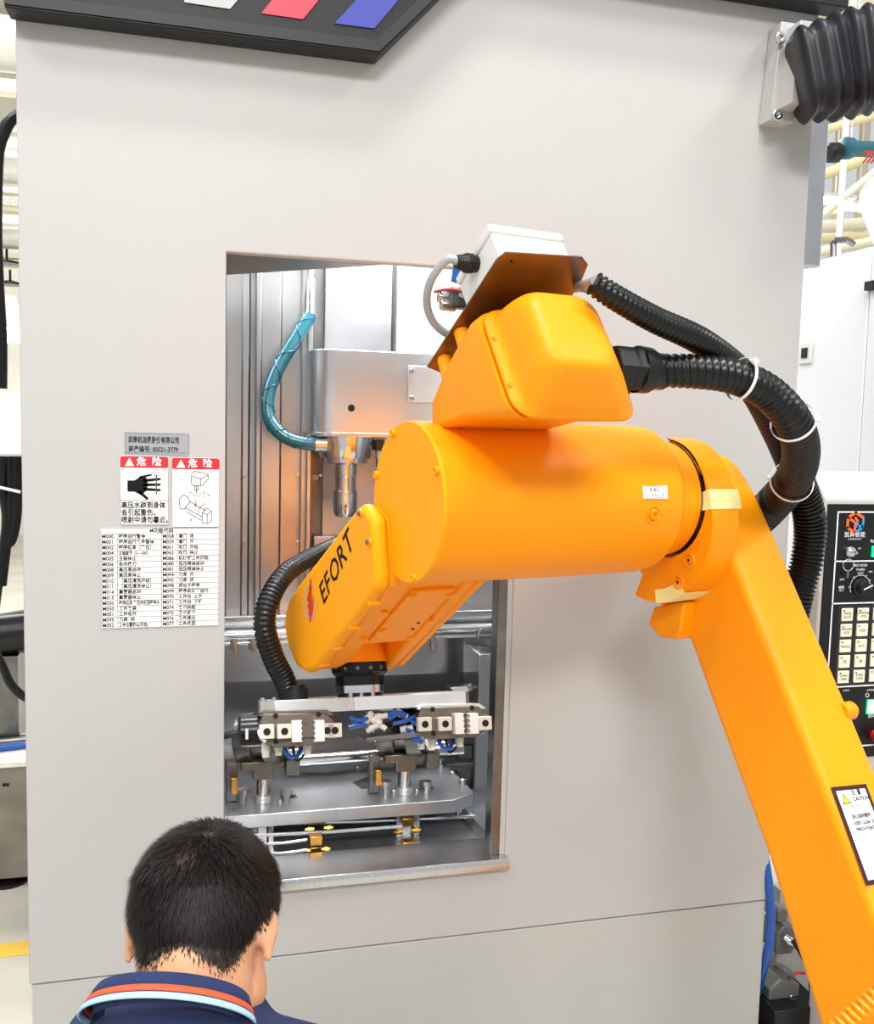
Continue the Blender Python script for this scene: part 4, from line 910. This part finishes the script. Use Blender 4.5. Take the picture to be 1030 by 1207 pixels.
B().lathe([(0, .0135), (.006, .0135), (.010, .011), (.010, .007), (.016, .007)], kq, (0, -1, 0), 24).out('key_switch', 'steel_smooth', cn_)
ks = B().lathe([(.010, .0035), (.026, .0035)], kq, (0, -1, 0), 8).out('switch_key', 'steel', cn_)
rc = at(1000, 666, yf-.012)
B().tube([rc+V((.014*math.cos(2*PI*k/24), .001, .014*math.sin(2*PI*k/24))) for k in range(24)], .0010, 6, closed=True).out('key_ring', 'steel_smooth', cn_)
B().prism([(rc.x-.004, rc.z-.014), (rc.x+.003, rc.z-.014), (rc.x+.0035, rc.z-.030), (rc.x-.004, rc.z-.032)], yf-.012, yf-.010, 'y').out('hanging_key', 'steel_dark', cn_)
kn = at(1013.5, 691.5, yf)
B().lathe([(0, .021), (.004, .021), (.006, .0165), (.018, .0155), (.020, .014)], kn, (0, -1, 0), 28).out('mode_knob', 'black_plastic', cn_)
b = B(); bar(b, kn+V((-.004, -.0205, -.003)), kn+V((.018, -.0205, .006)), .003); b.out('knob_pointer', 'white_ink', cn_, smooth=False)
b = B()
for a in range(-10, 200, 12):
    p, q = [kn+V((.028*math.cos(math.radians(t)), -.0006, .028*math.sin(math.radians(t)))) for t in (a, a+12)]; bar(b, p, q, .0012)
for a in (-10, 30, 60, 95, 130, 180): bar(b, kn+V((.026*math.cos(math.radians(a)), -.0006, .026*math.sin(math.radians(a)))), kn+V((.032*math.cos(math.radians(a)), -.0006, .032*math.sin(math.radians(a)))), .0012)
b.out('dial_scale', 'white_ink', cn_, smooth=False)
q = at(1027, 650, yf); B().b2((q.x, yf-.004, q.z-.013), (q.x+.03, yf, q.z+.013)).out('power_display', 'green_lit', cn_, bev=.001)
q = at(1022, 833, yf); B().b2((q.x, yf-.006, q.z-.015), (q.x+.034, yf, q.z+.015)).out('start_button', 'white_lit', cn_, bev=.002)
B().b2((q.x-.003, yf-.003, q.z-.018), (q.x+.037, yf-.0002, q.z+.018)).out('button_bezel', 'green_lit', cn_, bev=.002)
q = at(1031, 866, yf); B().lathe([(0, .013), (.018, .013), (.020, .021), (.026, .021), (.031, .015)], q, (0, -1, 0), 28).out('stop_button', 'red_button', cn_)
b = B(); q = at(1022, 819.5, yf-.001)
b.tube([q+V((.0045*math.cos(2*PI*k/16), 0, .0045*math.sin(2*PI*k/16))) for k in range(16)], .0007, 5, closed=True); b.out('round_symbol', 'white_ink', cn_)

# tall white cabinet behind, seen along its side
XB = 2.25
p_, q_ = atx(1045, 286, XB), atx(945, 312, XB)
cb_ = thing('electrical_cabinet', 'tall blue-white electrical cabinet with a black socket behind the machine', 'cabinet', (XB+.4, 1.2, 0))
zc = atx(1030, 290, XB).z; yA, yB = -.3, 2.9
ys = atx(1021, 400, XB).y
B().b2((XB, ys+.003, 0), (XB+.9, yB, zc)).out('side_panel', 'cabinet_white', cb_, bev=.004)
B().b2((XB, yA, 0), (XB+.9, ys-.003, zc)).out('side_panel', 'cabinet_white', cb_, bev=.004)
sa, sb2 = atx(944, 408, XB), atx(957, 425, XB)
so = B().b2((XB-.008, sb2.y, sb2.z-.01), (XB, sa.y, sa.z+.01)).out('socket_frame', 'white_plastic', cb_, bev=.002)
B().b2((XB-.012, sb2.y+.02, sb2.z+.012), (XB-.008, sa.y-.02, sa.z-.010)).out('socket', 'black_plastic', cb_)
q = atx(1029, 337, XB); B().b2((XB-.02, q.y-.02, q.z-.015), (XB, q.y+.02, q.z+.015)).out('latch', 'black_plastic', cb_)
# aluminium guard post beside the machine
q = at(962, 230, .35)
zg = at(965, 314, .35).z
B().b2((XR+.012, .34, zg), (q.x+.018, .40, 2.72)).out('cable_channel', 'steel_sheet', mc, bev=.002)
B().b2((q.x+.018, .36, zg), (q.x+.034, .39, 2.72)).out('channel_lip', 'aluminium', mc, bev=.002)
q = at(951, 468, .2); B().b2((XR, .18, q.z-.03), (XR+.03, .24, q.z+.02)).out('hinge', 'black_plastic', mc)
q = at(992, 230, 3.2); B().cyl((q.x, 3.2, 0), (q.x, 3.2, 6.6), .019).out('thin_pole', 'white_plastic', None, label='thin white vertical pole seen beyond the bellows', cat='pole')
# teal tool and black wheel
tq = at(1005, 176, 1.6)
tt = thing('hose_reel_tool', 'teal and black spring balancer with a red cord under the bellows', 'tool', tq)
B().lathe([(-.03, .028), (-.02, .042), (.02, .042), (.03, .03)], at(982, 180, 1.6), (1, .2, .15), 20).out('wheel', 'black_plastic', tt)
B().lathe([(-.05, .03), (-.04, .046), (-.01, .046), (0, .034), (.2, .034)], at(1003, 175, 1.6), (1, .2, .12), 20).out('barrel', 'teal_paint', tt)
B().cyl(at(982, 180, 1.6), at(1003, 175, 1.6), .018).out('axle', 'black_metal', tt); tz_ = at(1003, 175, 1.6); B().cyl(tz_, (tz_.x, tz_.y, 6.6), .003).out('suspension_cord', 'steel', tt)
for k in range(3): B().tube(catmull([at(1019+4*k, 178, 1.55), at(1023+4*k, 184, 1.52), at(1017+5*k, 192, 1.55)], 4), .004, 6).out('cord', 'cord_red', tt)
# white rounded machine cover at the frame edge
wq = at(1043, 235, 1.4)
wc = thing('white_robot_cover', 'smooth white rounded machine cover tapering down at the right edge', 'cover', wq)
B().lathe([(.10, .02), (.09, .06), (.05, .09), (.0, .10), (-.06, .085), (-.14, .058), (-.22, .03), (-.23, .01)], wq, (-.10, 0, 1), 36).out('shell', 'robot_white', wc)
B().cyl(wq+V((.09, .05, .02)), wq+V((.6, .3, .1)), .06).out('arm', 'robot_white', wc)

# ------------------------------------------------------------------ roof structure and ducts in the far hall
for k, (px, py, Y, r, m_, lb) in enumerate((
    (6, 52, 6.0, .20, 'duct', 'large round metal air duct high on the left'), (6, 188, 7.0, .20, 'duct', 'second round metal duct below the first on the left'), (6, 272, 8.0, .17, 'duct', 'lowest and farthest round duct on the left'))):
    c = at(px, py, Y); B().cyl((c.x-2.5, Y, c.z), (c.x+3.2, Y, c.z), r, seg=28).out('air_duct', m_, None, label=lb, cat='duct', group='air ducts')
for k, (px, py, Y, h_) in enumerate(((6, 100, 6.5, .10), (6, 150, 6.6, .06), (6, 223, 7.5, .05), (6, 245, 7.6, .05), (6, 300, 8.5, .05), (6, 311, 8.5, .03))):
    c = at(px, py, Y); B().b2((c.x-2.5, Y, c.z-h_/2), (c.x+2.4, Y+.15, c.z+h_/2)).out('roof_beam', 'beam_cream', None, label='long cream steel roof beam crossing the hall above the ducts on the left', cat='beam', group='roof beams on the left')
c = at(6, 234, 7.9); B().b2((c.x-2.5, 7.9, c.z-.06), (c.x+1.8, 8.0, c.z+.06)).out('louvre_vent', 'rail_grey', None, label='grey slatted vent strip between two ducts on the left', cat='vent')
c = at(6, 306, 8.9); B().b2((c.x-2.5, 8.9, c.z-.05), (c.x+1.8, 9.0, c.z+.05)).out('louvre_vent', 'rail_grey', None, label='grey slatted vent strip under the lowest duct on the left', cat='vent')
for px, py in ((8, 305), (12, 330)):
    c = at(px, py, 8.2); t = thing('pendant_light', 'small dark pendant lamp hanging below the left ducts' + (', upper' if py == 305 else ', lower'), 'lamp', c)
    B().cyl(c, c+V((0, 0, .10)), .012).out('rod', 'black_metal', t); B().lathe([(0, .02), (-.03, .12), (-.05, .12)], c, (0, 0, 1), 16).out('shade', 'black_metal', t)
c = at(11, 375, 7.5); t = thing('high_bay_lamp', 'glowing high bay lamp low in the far hall at the left edge', 'lamp', c)
B().lathe([(0, .06), (-.12, .10), (-.3, .24)], c+V((0, 0, .2)), (0, 0, 1), 20).out('reflector', 'white_plastic', t); B().lathe([(0, .15), (-.10, .20), (-.22, .12)], c, (0, 0, 1), 20).out('bulb', 'lamp_glow', t)
for (px, py, wd) in ((984, 238, .42), (1012, 246, .30)):
    YL = 7.0 if px == 984 else 7.8; c = at(px, py, YL); t = thing('strip_light', 'glowing fluorescent batten between the roof beams on the right' + (', the nearer one' if px == 984 else ', the one behind it'), 'lamp', c)
    B().b2((c.x-wd/2, YL-.03, c.z-.03), (c.x+wd/2, YL+.03, c.z+.04)).out('tube', 'lamp_glow', t, bev=.01); B().b2((c.x-wd/2-.03, YL-.05, c.z+.04), (c.x+wd/2+.03, YL+.05, c.z+.08)).out('housing', 'white_plastic', t); B().cyl((c.x, YL, c.z+.08), (c.x, YL, 6.6), .01).out('hanger', 'white_plastic', t)
PIPEL = ['cream roof pipe rising past the white cover, just above the glowing battens', 'thick cream roof pipe just below the glowing battens', 'lower cream roof pipe close above the white cabinet', 'sloping cream rail touching the top of the white cabinet', 'cream roof pipe right under the bellows', 'thin cream roof pipe crossing behind the thin white pole', 'farthest cream roof pipe, behind the glowing battens', 'cream roof pipe above the bellows at the very top', 'second cream roof pipe above the bellows']
for k, (a, c, Y, r) in enumerate((((955, 212), (1040, 180), 5.0, .045), ((955, 268), (1040, 262), 6.0, .06), ((955, 282), (1040, 278), 6.5, .05), ((950, 300), (1040, 282), 4.4, .035), ((955, 158), (1040, 134), 4.0, .03), ((1008, 222), (1040, 196), 4.2, .03), ((955, 255), (1040, 232), 8.0, .06), ((985, 6), (1040, 10), 5.0, .06), ((985, 22), (1040, 16), 6.0, .06))):
    pa, pc = at(*a, Y), at(*c, Y); pd = (pc-pa)*1.6
    B().cyl(pa-pd, pc+pd, r).out('roof_pipe', 'pipe_yellow' if k % 2 == 0 else 'beam_cream', None, label=PIPEL[k], cat='pipe', group='roof pipes on the right')
for k, px in enumerate((958, 990, 1018)):
    c = at(px, 220, 9.0); B().b2((c.x-.05, 9, 3.2), (c.x+.05, 9.1, 6.6)).out('truss_web', 'beam_cream', None, label=('upright cream roof post just right of the machine channel', 'upright cream roof post behind the thin white pole', 'upright cream roof post behind the white rounded cover')[k], cat='beam', group='upright truss members')
c = at(1000, 285, 3.6)
B().tube([atx(982, 303, XB+.1), atx(982, 286, XB+.1), atx(985, 283, XB+.1), atx(998, 283, XB+.12), atx(1006, 288, XB+.15)], .012, 8).out('bent_conduit', 'steel_dark', None, label='dark bent conduit above the white cabinet', cat='pipe')

# ------------------------------------------------------------------ left strip: cables, grey-white box, bench
wb = thing('wiring_box', 'pale blue-white wiring box beside the left edge of the machine', 'box', at(5, 500, .45))
a, c = at(-60, 460, .45), at(24, 538, .45)
B().b2((a.x, .45, c.z), (XL-.002, .62, a.z)).out('box_body', 'cabinet_white', wb, bev=.003)
B().b2((a.x+.004, .446, c.z+.004), (XL-.010, .45, a.z-.004)).out('door', 'cabinet_white', wb, bev=.002)
cl2 = [([(34, 131), (24, 134), (12, 142), (3, 160), (-3, 185), (-5, 260), (-3, 330), (1, 400), (1, 458)], .015, 'thick black cable rising from the wiring box and bending behind the machine'),
       ([(5, 538), (3, 575), (8, 610), (4, 650), (-4, 700), (-8, 740)], .012, 'black cable hanging under the wiring box at the very edge'),
       ([(12, 538), (13, 575), (12, 610), (8, 640), (2, 690)], .012, 'black cable hanging under the wiring box, middle'),
       ([(20, 538), (20, 575), (19, 610), (14, 635), (8, 642)], .013, 'black cable looping back under the wiring box by the machine edge'),
       ([(-6, 770), (2, 783), (12, 805), (24, 818), (34, 824)], .011, 'black cable sagging across to the machine edge above the bench')]
for i, (pts, r, lb) in enumerate(cl2):
    B().tube(catmull([at(x, y, .52) for x, y in pts], 8), r, 10).out('black_cable', 'black_hose', None, label=lb, cat='cable', group='black cables left of the machine')
tq = at(14, 578, .505); B().cyl(at(-2, 574, .498), at(24, 580, .498), .004).out('cable_tie', 'tie_white', None, label='white cable tie across the cables under the wiring box', cat='cable tie')
q = at(22, 548, .56); B().b2((q.x-.012, .55, q.z-.015), (q.x+.008, .57, at(22, 538, .5).z+.004)).out('yellow_valve_handle', 'warn_yellow', None, label='small yellow handle peeking out beside the hanging cables', cat='handle')
# machine drive on the bench, bench, floor line
bq = at(10, 1040, 1.35)
bn = thing('steel_bench', 'low grey steel bench with levelling foot and cluttered top left of the machine', 'bench', (bq.x, 1.5, 0))
zt2 = at(10, 903, 1.35).z
B().b2((-1.9, 1.35, at(10, 1036, 1.35).z), (-.42, 2.2, zt2)).out('side', 'bench_steel', bn, bev=.004)
B().b2((-1.9, 1.33, zt2), (-.41, 2.25, zt2+.02)).out('bench_top', 'bench_top', bn, bev=.003)
q = at(10, 1050, 1.42); B().cyl((q.x, 1.42, .02), (q.x, 1.42, at(10, 1030, 1.4).z+.02), .018).out('leg', 'steel', bn); B().lathe([(0, .07), (.012, .07), (.02, .03)], (q.x, 1.42, 0), (0, 0, 1), 20).out('foot', 'black_plastic', bn)
for px in (5, 9): B().lathe([(0, .006), (.003, .006)], at(px, 925, 1.35), (0, -1, 0), 10).out('rivet', 'hole', bn)
zz = zt2+.02
for k, (px, py, L, m_) in enumerate(((6, 870, .16, 'steel_dark'), (12, 878, .2, 'steel_dark'), (16, 888, .12, 'blue_tube'))):
    q = atz(px, py, zz+.012); B().cyl(q+V((-L/2, .03*k, 0)), q+V((L/2, .03*k+.03, 0)), .012).out('loose_tool', m_, None, label=['dark steel bar lying on the bench', 'second dark tool lying on the bench', 'small blue tool on the bench edge'][k], cat='tool')
dm = thing('drive_motor', 'black motor with a shaft beyond the left edge of the machine above the bench', 'motor', at(8, 745, 1.6))
B().lathe([(-.2, .06), (-.18, .075), (.10, .075), (.12, .05), (.2, .03)], at(2, 748, 1.6), (1, 0, .1), 20).out('motor_body', 'black_metal', dm); B().lathe([(-.1, .03), (.16, .03)], at(6, 732, 1.6), (1, 0, .15), 14).out('shaft', 'black_plastic', dm)
B().b2((at(6, 745, 1.6).x-.05, 1.55, zz), (at(6, 745, 1.6).x+.05, 1.68, at(6, 770, 1.6).z)).out('motor_bracket', 'steel_dark', dm)
gp2 = at(20, 795, 1.9); B().lathe([(0, .09), (.02, .11), (.26, .11), (.26, .09)], (gp2.x, 1.9, zz), (0, 0, 1), 20).out('metal_pot', 'rail_grey', None, label='grey metal pot standing on the bench beside the machine edge', cat='pot')
ya, yb = atz(10, 1128, 0).y, atz(10, 1112, 0).y
B().b2((-8, ya, .0005), (-.36, yb, .002)).out('floor_marking', 'floor_yellow', None, smooth=False, kind='structure')

# ------------------------------------------------------------------ behind the lower arm: valves, blue hose
bhp = catmull([at(899, 1000, .02), at(906, 1045, .0), at(908, 1085, .0), at(905, 1120, .0), at(897, 1150, .03), at(890, 1180, .08)], 8)
bh = B().tube(bhp, .012, 14).out('blue_air_hose', 'blue_tube', None, label='thick blue air hose bending round the lower right edge of the machine', cat='hose')
vb = thing('air_service_unit', 'dark grey valve blocks with nickel fittings behind the foot of the lower arm', 'valve', at(925, 1130, .12))
def vblk(px, py, s, Y=.10): return B().prism([(-s, -s*1.2), (-s, s*.7), (-s*.3, s*1.3), (s, s*.8), (s, -s*.5), (s*.5, -s*1.3)], -.03, .05, 'y', Matrix.Translation(at(px, py, Y))).out('valve_body', 'fit_grey', vb, bev=.004)
vblk(920, 1101, .032); vblk(916, 1170, .045, .06); vblk(915, 1072, .016)
B().b2((at(905, 1120, .2).x, .16, at(920, 1200, .2).z), (at(975, 1120, .2).x, .2, at(920, 1040, .2).z)).out('mounting_plate', 'lower_paint', vb)
B().b2((at(900, 1195, .0).x+.02, -.02, at(920, 1212, 0).z-.08), (at(965, 1195, .0).x, .12, at(920, 1186, 0).z)).out('manifold', 'black_metal', vb, bev=.004)
for px, py, s in ((929, 1108, 1.0), (926, 1170, 1.3)):
    q = at(px, py, .05); B().lathe([(-.012*s, .010*s), (0, .010*s), (0, .013*s), (.010*s, .013*s), (.010*s, .009*s), (.016*s, .0095*s)], q, (.6, -.6, -.45), 16).out('nickel_fitting', 'steel_smooth', vb)
B().tube(catmull([at(932, 1178, .03), at(940, 1187, .01), at(952, 1192, .0), at(965, 1200, .0)], 6), .014, 12).out('black_plug', 'black_plastic', vb)
B().tube(catmull([at(914, 1138, .06), at(924, 1142, .03), at(934, 1150, .03)], 5), .009, 10).out('elbow', 'fit_grey', vb)
B().tube(catmull([at(930, 1152, .05), at(937, 1147, .03), at(948, 1147, .03)], 5), .0035, 8).out('red_tube', 'red_button', vb)
B().tube(catmull([at(934, 1108, .02), at(945, 1125, .0), at(955, 1150, .0), at(957, 1180, .0)], 6), .007, 10).out('black_tube', 'black_hose', vb)

# ------------------------------------------------------------------ the person, seated with the back to the camera
HP, HY = math.radians(30), math.radians(18)        # head pitched forward, turned right
HC = atd(238, 1094, 1.07)
fw = V((math.sin(HY)*math.cos(HP), math.cos(HY)*math.cos(HP), -math.sin(HP))); rx = V((math.cos(HY), -math.sin(HY), 0)); up_ = rx.cross(fw)
rx = (rx*math.cos(.06)+up_*math.sin(.06)).normalized(); up_ = rx.cross(fw).normalized()
HM = Matrix(((rx.x, fw.x, up_.x, HC.x), (rx.y, fw.y, up_.y, HC.y), (rx.z, fw.z, up_.z, HC.z), (0, 0, 0, 1)))
SK = (.0, .004, .026); SR = (.0800, .096, .085)
per = thing('person', 'person with short black hair in a navy polo shirt, seen from behind with head bowed', 'person', (HC.x, HC.y-.15, 0))
def cap(b_, p, q, r, r2, m=None, seg=18):
    b_.sphere(p, r, seg=seg, m=m); b_.sphere(q, r2, seg=seg, m=m); P, Q = V(p), V(q); b_.lathe([(0, r), ((Q-P).length, r2)], P, Q-P, seg, m)
NB = atd(226, 1190, 1.015)     # neck base
def solid(b_, vox, smooth_it=6, thr=None):
    me = bpy.data.meshes.new('tmp'); b_.bm.to_mesh(me); b_.bm.free(); o = bpy.data.objects.new('tmp', me); COL.objects.link(o)
    r = o.modifiers.new('r', 'REMESH'); r.mode = 'VOXEL'; r.voxel_size = vox
    s = o.modifiers.new('s', 'SMOOTH'); s.iterations = smooth_it; s.factor = .5
    m2 = bpy.data.meshes.new_from_object(o.evaluated_get(bpy.context.evaluated_depsgraph_get())); bpy.data.objects.remove(o); return m2
b = B()
b.sphere(SK, 1, SR, seg=40, m=HM)
b.sphere((0, .040, -.030), 1, (.066, .062, .078), seg=28, m=HM)      # face
b.sphere((0, .060, -.082), 1, (.040, .036, .030), seg=20, m=HM)      # chin
for sx in (-1, 1):
    b.sphere((sx*.042, .035, -.062), 1, (.030, .045, .035), seg=18, m=HM)   # jaw
    b.sphere((sx*.040, .093, -.02), .016, seg=12, m=HM)
    b.sphere((sx*.018, .1, -.055), 1, (.014, .006, .004), seg=10, m=HM)
    # ear: tilted shell
    E_ = HM @ Matrix.Translation((sx*.0785, -.006, -.008)) @ Matrix.Scale(.88, 4) @ Matrix.Rotation(sx*math.radians(-28), 4, 'Z') @ Matrix.Rotation(math.radians(-10), 4, 'X')
    b.sphere((sx*.003, -.004, .006), 1, (.0062, .019, .026), seg=18, m=E_); b.sphere((sx*.001, .004, -.022), 1, (.006, .010, .012), seg=14, m=E_); b.sphere((-sx*.004, .006, -.004), 1, (.010, .011, .022), seg=14, m=E_)
b.sphere((0, .108, -.028), 1, (.011, .016, .013), seg=14, m=HM); b.lathe([(0, .006), (.035, .010)], (0, .098, .006), (0, .18, -1), 12, HM)
b.sphere((0, .103, -.060), 1, (.022, .008, .005), seg=12, m=HM)
# neck with trapezius
n0 = HM @ V((0, -.018, -.030)); cap(b, n0, NB+V((0, .012, -.02)), .063, .064, seg=30); cap(b, HM @ V((0, .02, -.05)), NB+V((0, .04, -.02)), .055, .062, seg=24)
SHC = NB+V((-.028, -.015, -.075))
for sx in (-1, 1):
    sh = SHC+V((sx*.165, .02, -.045)); b2_ = sh
    cap(b, NB+V((0, .01, -.085)), sh+V((0, 0, -.02)), .045, .045)
    elb = sh+V((sx*.055, .15, -.235)); wrs = elb+V((-sx*.09, .21, .0)); cap(b, sh, elb, .052, .042); cap(b, elb, wrs, .040, .028)
    pal = wrs+V((-sx*.02, .055, .0)); cap(b, wrs, pal, .028, .030)
    b.box(pal+V((0, .02, 0)), (.075, .07, .026))
    for k, L in enumerate((.062, .072, .068, .054)):
        a_ = pal+V((-.030+.020*k, .055, 0)); m1 = a_+V((0, L*.45, -.006)); m2_ = a_+V((0, L*.8, -.028)); cap(b, a_, m1, .0095, .009, seg=10); cap(b, m1, m2_, .009, .0075, seg=10)
    th = pal+V((-sx*.038, 0, 0)); cap(b, th, th+V((-sx*.02, .035, -.012)), .012, .009, seg=10)
PEL = V((SHC.x, SHC.y-.06, .50)); 
cap(b, SHC+V((0, .02, -.12)), PEL+V((0, 0, .08)), .125, .12, seg=24)
skin = solid(b, .0045, 5)
body = link_mesh('body', skin, 'skin', per, angle=180)
# shirt
b = B(); b.sphere(SHC+V((0, .0, -.07)), 1, (.175, .115, .13), seg=28); b.sphere(SHC+V((0, .02, -.24)), 1, (.175, .13, .20), seg=28); b.sphere(PEL+V((0, 0, .08)), 1, (.165, .14, .14), seg=28)
b.sphere(NB+V((-.02, -.015, -.052)), 1, (.098, .088, .055), seg=24)
CCp = atd(198, 1206, .985); _q = V((-.02, -.46, .0))
b.sphere(CCp+V((.0, .055, -.055)), 1, (.118, .105, .060), seg=30); b.sphere(CCp+V((.0, -.020, -.052)), 1, (.118, .088, .084), seg=30)
for sx in (-1, 1):
    sh = SHC+V((sx*.165, .02, -.045)); cap(b, NB+V((-.02, .0, -.060)), sh, .072, .066); elb = sh+V((sx*.055, .15, -.235)); mid = sh.lerp(elb, .75); cap(b, sh, mid, .066, .062)
link_mesh('polo_shirt', solid(b, .007, 8), 'navy', per, angle=180)
# collar: folded band with orange and pale-blue tipping
CC = atd(198, 1206, .985); cy_ = math.radians(12)
cex = V((math.cos(cy_), -math.sin(cy_), -.03)).normalized(); cey = V((math.sin(cy_)*.66, math.cos(cy_)*.66, -.75)).normalized(); cez = cex.cross(cey)
def cpt(th, a_, b_, h): return CC+cex*a_*math.cos(th)+cey*b_*math.sin(th)+cez*h
def band(levels, name, m_, parent, off=0.0):
    bb = B(); rows_ = []
    for i in range(49):
        th = math.radians(163+214*i/48)    # sweeps round the back
        rows_.append([bb._v(cpt(th, a_, b_, h)) for a_, b_, h in levels])
    for r0_, r1_ in zip(rows_, rows_[1:]):
        for k in range(len(levels)-1): bb.bm.faces.new((r0_[k], r0_[k+1], r1_[k+1], r1_[k]))
    return bb.out(name, m_, parent, angle=80, mods=lambda o: setattr(o.modifiers.new('t', 'SOLIDIFY'), 'thickness', .0022))
def lv(t): # collar profile: from fold (t=0) down the outer leaf (t=1)
    return (.080+.013*t, .072+.013*t, .029-.022*t-.006*t*t)
co_ = band([(.076, .068, .0), (.078, .070, .022), (.080, .072, .029), lv(0), lv(.3), lv(.55)], 'collar', 'navy', per)
band([lv(.55), lv(.66), lv(.78)], 'orange_tipping', 'collar_orange', co_); band([lv(.78), lv(.82)], 'navy_gap', 'navy', co_); band([lv(.82), lv(.93), lv(1.0)], 'pale_blue_tipping', 'collar_blue', co_)
# trousers and shoes
b = B(); b.sphere(PEL, 1, (.17, .15, .13), seg=24)
for sx in (-1, 1):
    hip = PEL+V((sx*.085, .02, -.01)); kn_ = hip+V((sx*.10, .40, .0)); an = kn_+V((-sx*.02, .03, -.40)); cap(b, hip, kn_, .085, .060); cap(b, kn_, an, .060, .045)
link_mesh('trousers', solid(b, .009, 6), 'trousers', per, angle=180)
for sx in (-1, 1):
    an = PEL+V((sx*.165, .45, 0)); an.z = .0
    b = B(); b.sphere((an.x, an.y, .05), 1, (.045, .05, .05), seg=18); b.sphere((an.x, an.y+.10, .035), 1, (.045, .12, .035), seg=18); b.box((an.x, an.y+.05, .008), (.085, .27, .016)); 
    link_mesh('shoe', solid(b, .006, 4), 'shoe', per, angle=180)
# hair: a close cap offset from the skull plus short strands
def hairline(d):
    az = math.degrees(math.atan2(abs(d.x), -d.y)); side = 1
    K = [(0, -.58), (16, -.66), (38, -.86), (54, -.70), (72, -.30), (92, -.20), (102, -.42), (112, -.42), (122, -.05), (150, .40), (180, .46)]
    for (a0, h0), (a1, h1) in zip(K, K[1:]):
        if a0 <= az <= a1: return h0+(h1-h0)*(az-a0)/(a1-a0)
    return .4
HMi = HM.inverted(); me = body.data; ob_off = rootpos(body); rng = np.random.default_rng(3)
bm_ = bmesh.new(); bm_.from_mesh(me); bm_.normal_update()
cand = []; capb = B()
SKv = V(SK)
keep = []
for f in bm_.faces:
    c = f.calc_center_median()+ob_off; l = HMi @ c; d = V(((l.x-SK[0])/SR[0], (l.y-SK[1])/SR[1], (l.z-SK[2])/SR[2]))
    if d.length > 1.45 or l.z < -.085: continue
    if abs(l.x) > .078 and l.z < .028 and abs(l.y) < .04: continue      # ears stay bare
    dn = d.normalized(); h = hairline(dn)+.07*noise.noise(V((dn.x*6, dn.y*6, 3)))
    ex = (dn.z*min(1.6, d.length))-h
    if ex > .07: keep.append(f.index)
    if ex > -.10: cand.append((c, V(f.normal), l, dn, ex, f.calc_area()))
ks_ = set(keep); vm = {}
for f in bm_.faces:
    if f.index in ks_:
        vs = []
        for v in f.verts:
            if v.index not in vm: vm[v.index] = capb._v(v.co+ob_off+v.normal*.0022)
            vs.append(vm[v.index])
        capb.bm.faces.new(vs)
bm_.free()
hr_o = capb.out('hair', 'scalp', per, angle=180)
A_ = np.array([c[5]*(1.0 if c[4] > .3 else max(.06, (c[4]+.10)/.42))*(1-.8*math.exp(-((c[2].x+.004)**2+(c[2].z-.072)**2)/.0003)*(c[2].y < 0))*(.72+.55*noise.noise(c[2]*28)) for c in cand]); A_ = np.maximum(A_, 0); A_ /= A_.sum(); NS = 30000
idx = rng.choice(len(cand), NS, p=A_); vs, fs_ = [], []
whorl = V((.012, -.062, .115)); rnd = rng.random((NS, 8))
for j, i in enumerate(idx):
    c, nrm, l, dn, ex, _ = cand[i]; r8 = rnd[j]
    w_l = l-whorl; rad = V((w_l.x, w_l.y, w_l.z)); 
    if rad.length < 1e-4: rad = V((0, -1, 0))
    rad.normalize(); tw = V((0, 0, 1)).cross(rad)*.35
    flow = (HM.to_3x3() @ (rad+tw+V((.15*(r8[3]-.5)*4, .1*(r8[4]-.5)*4, -.25))))
    flow = flow-nrm*flow.dot(nrm)
    if flow.length > 0: flow.normalize()
    Ln = (.016+.010*r8[0])*(1 if ex > .35 else max(.28, ex/.45+.15))
    lift = .35+.35*r8[1] if l.z > .05 else .22+.25*r8[1]
    jt_ = V((r8[5]-.5, r8[6]-.5, r8[7]-.5))*.004
    p = c+jt_-nrm*.0005; q1 = p+(flow*(1-lift*.7)+nrm*lift)*Ln*.55; q2 = q1+(flow*(1.0-lift*.35)+nrm*(lift*.30))*Ln*.55
    s = flow.cross(nrm); s.normalize(); s = s*(.00038+.00022*r8[2]); k = len(vs)
    vs += [p-s, p+s, q1+s*.9, q1-s*.9, q2]; fs_ += [(k, k+1, k+2, k+3), (k+3, k+2, k+4)]
hm_ = bpy.data.meshes.new('hair_strands'); hm_.from_pydata([tuple(v) for v in vs], [], fs_)
hs = link_mesh('hair_strands', hm_, 'hair', hr_o, angle=180, kind='stuff')
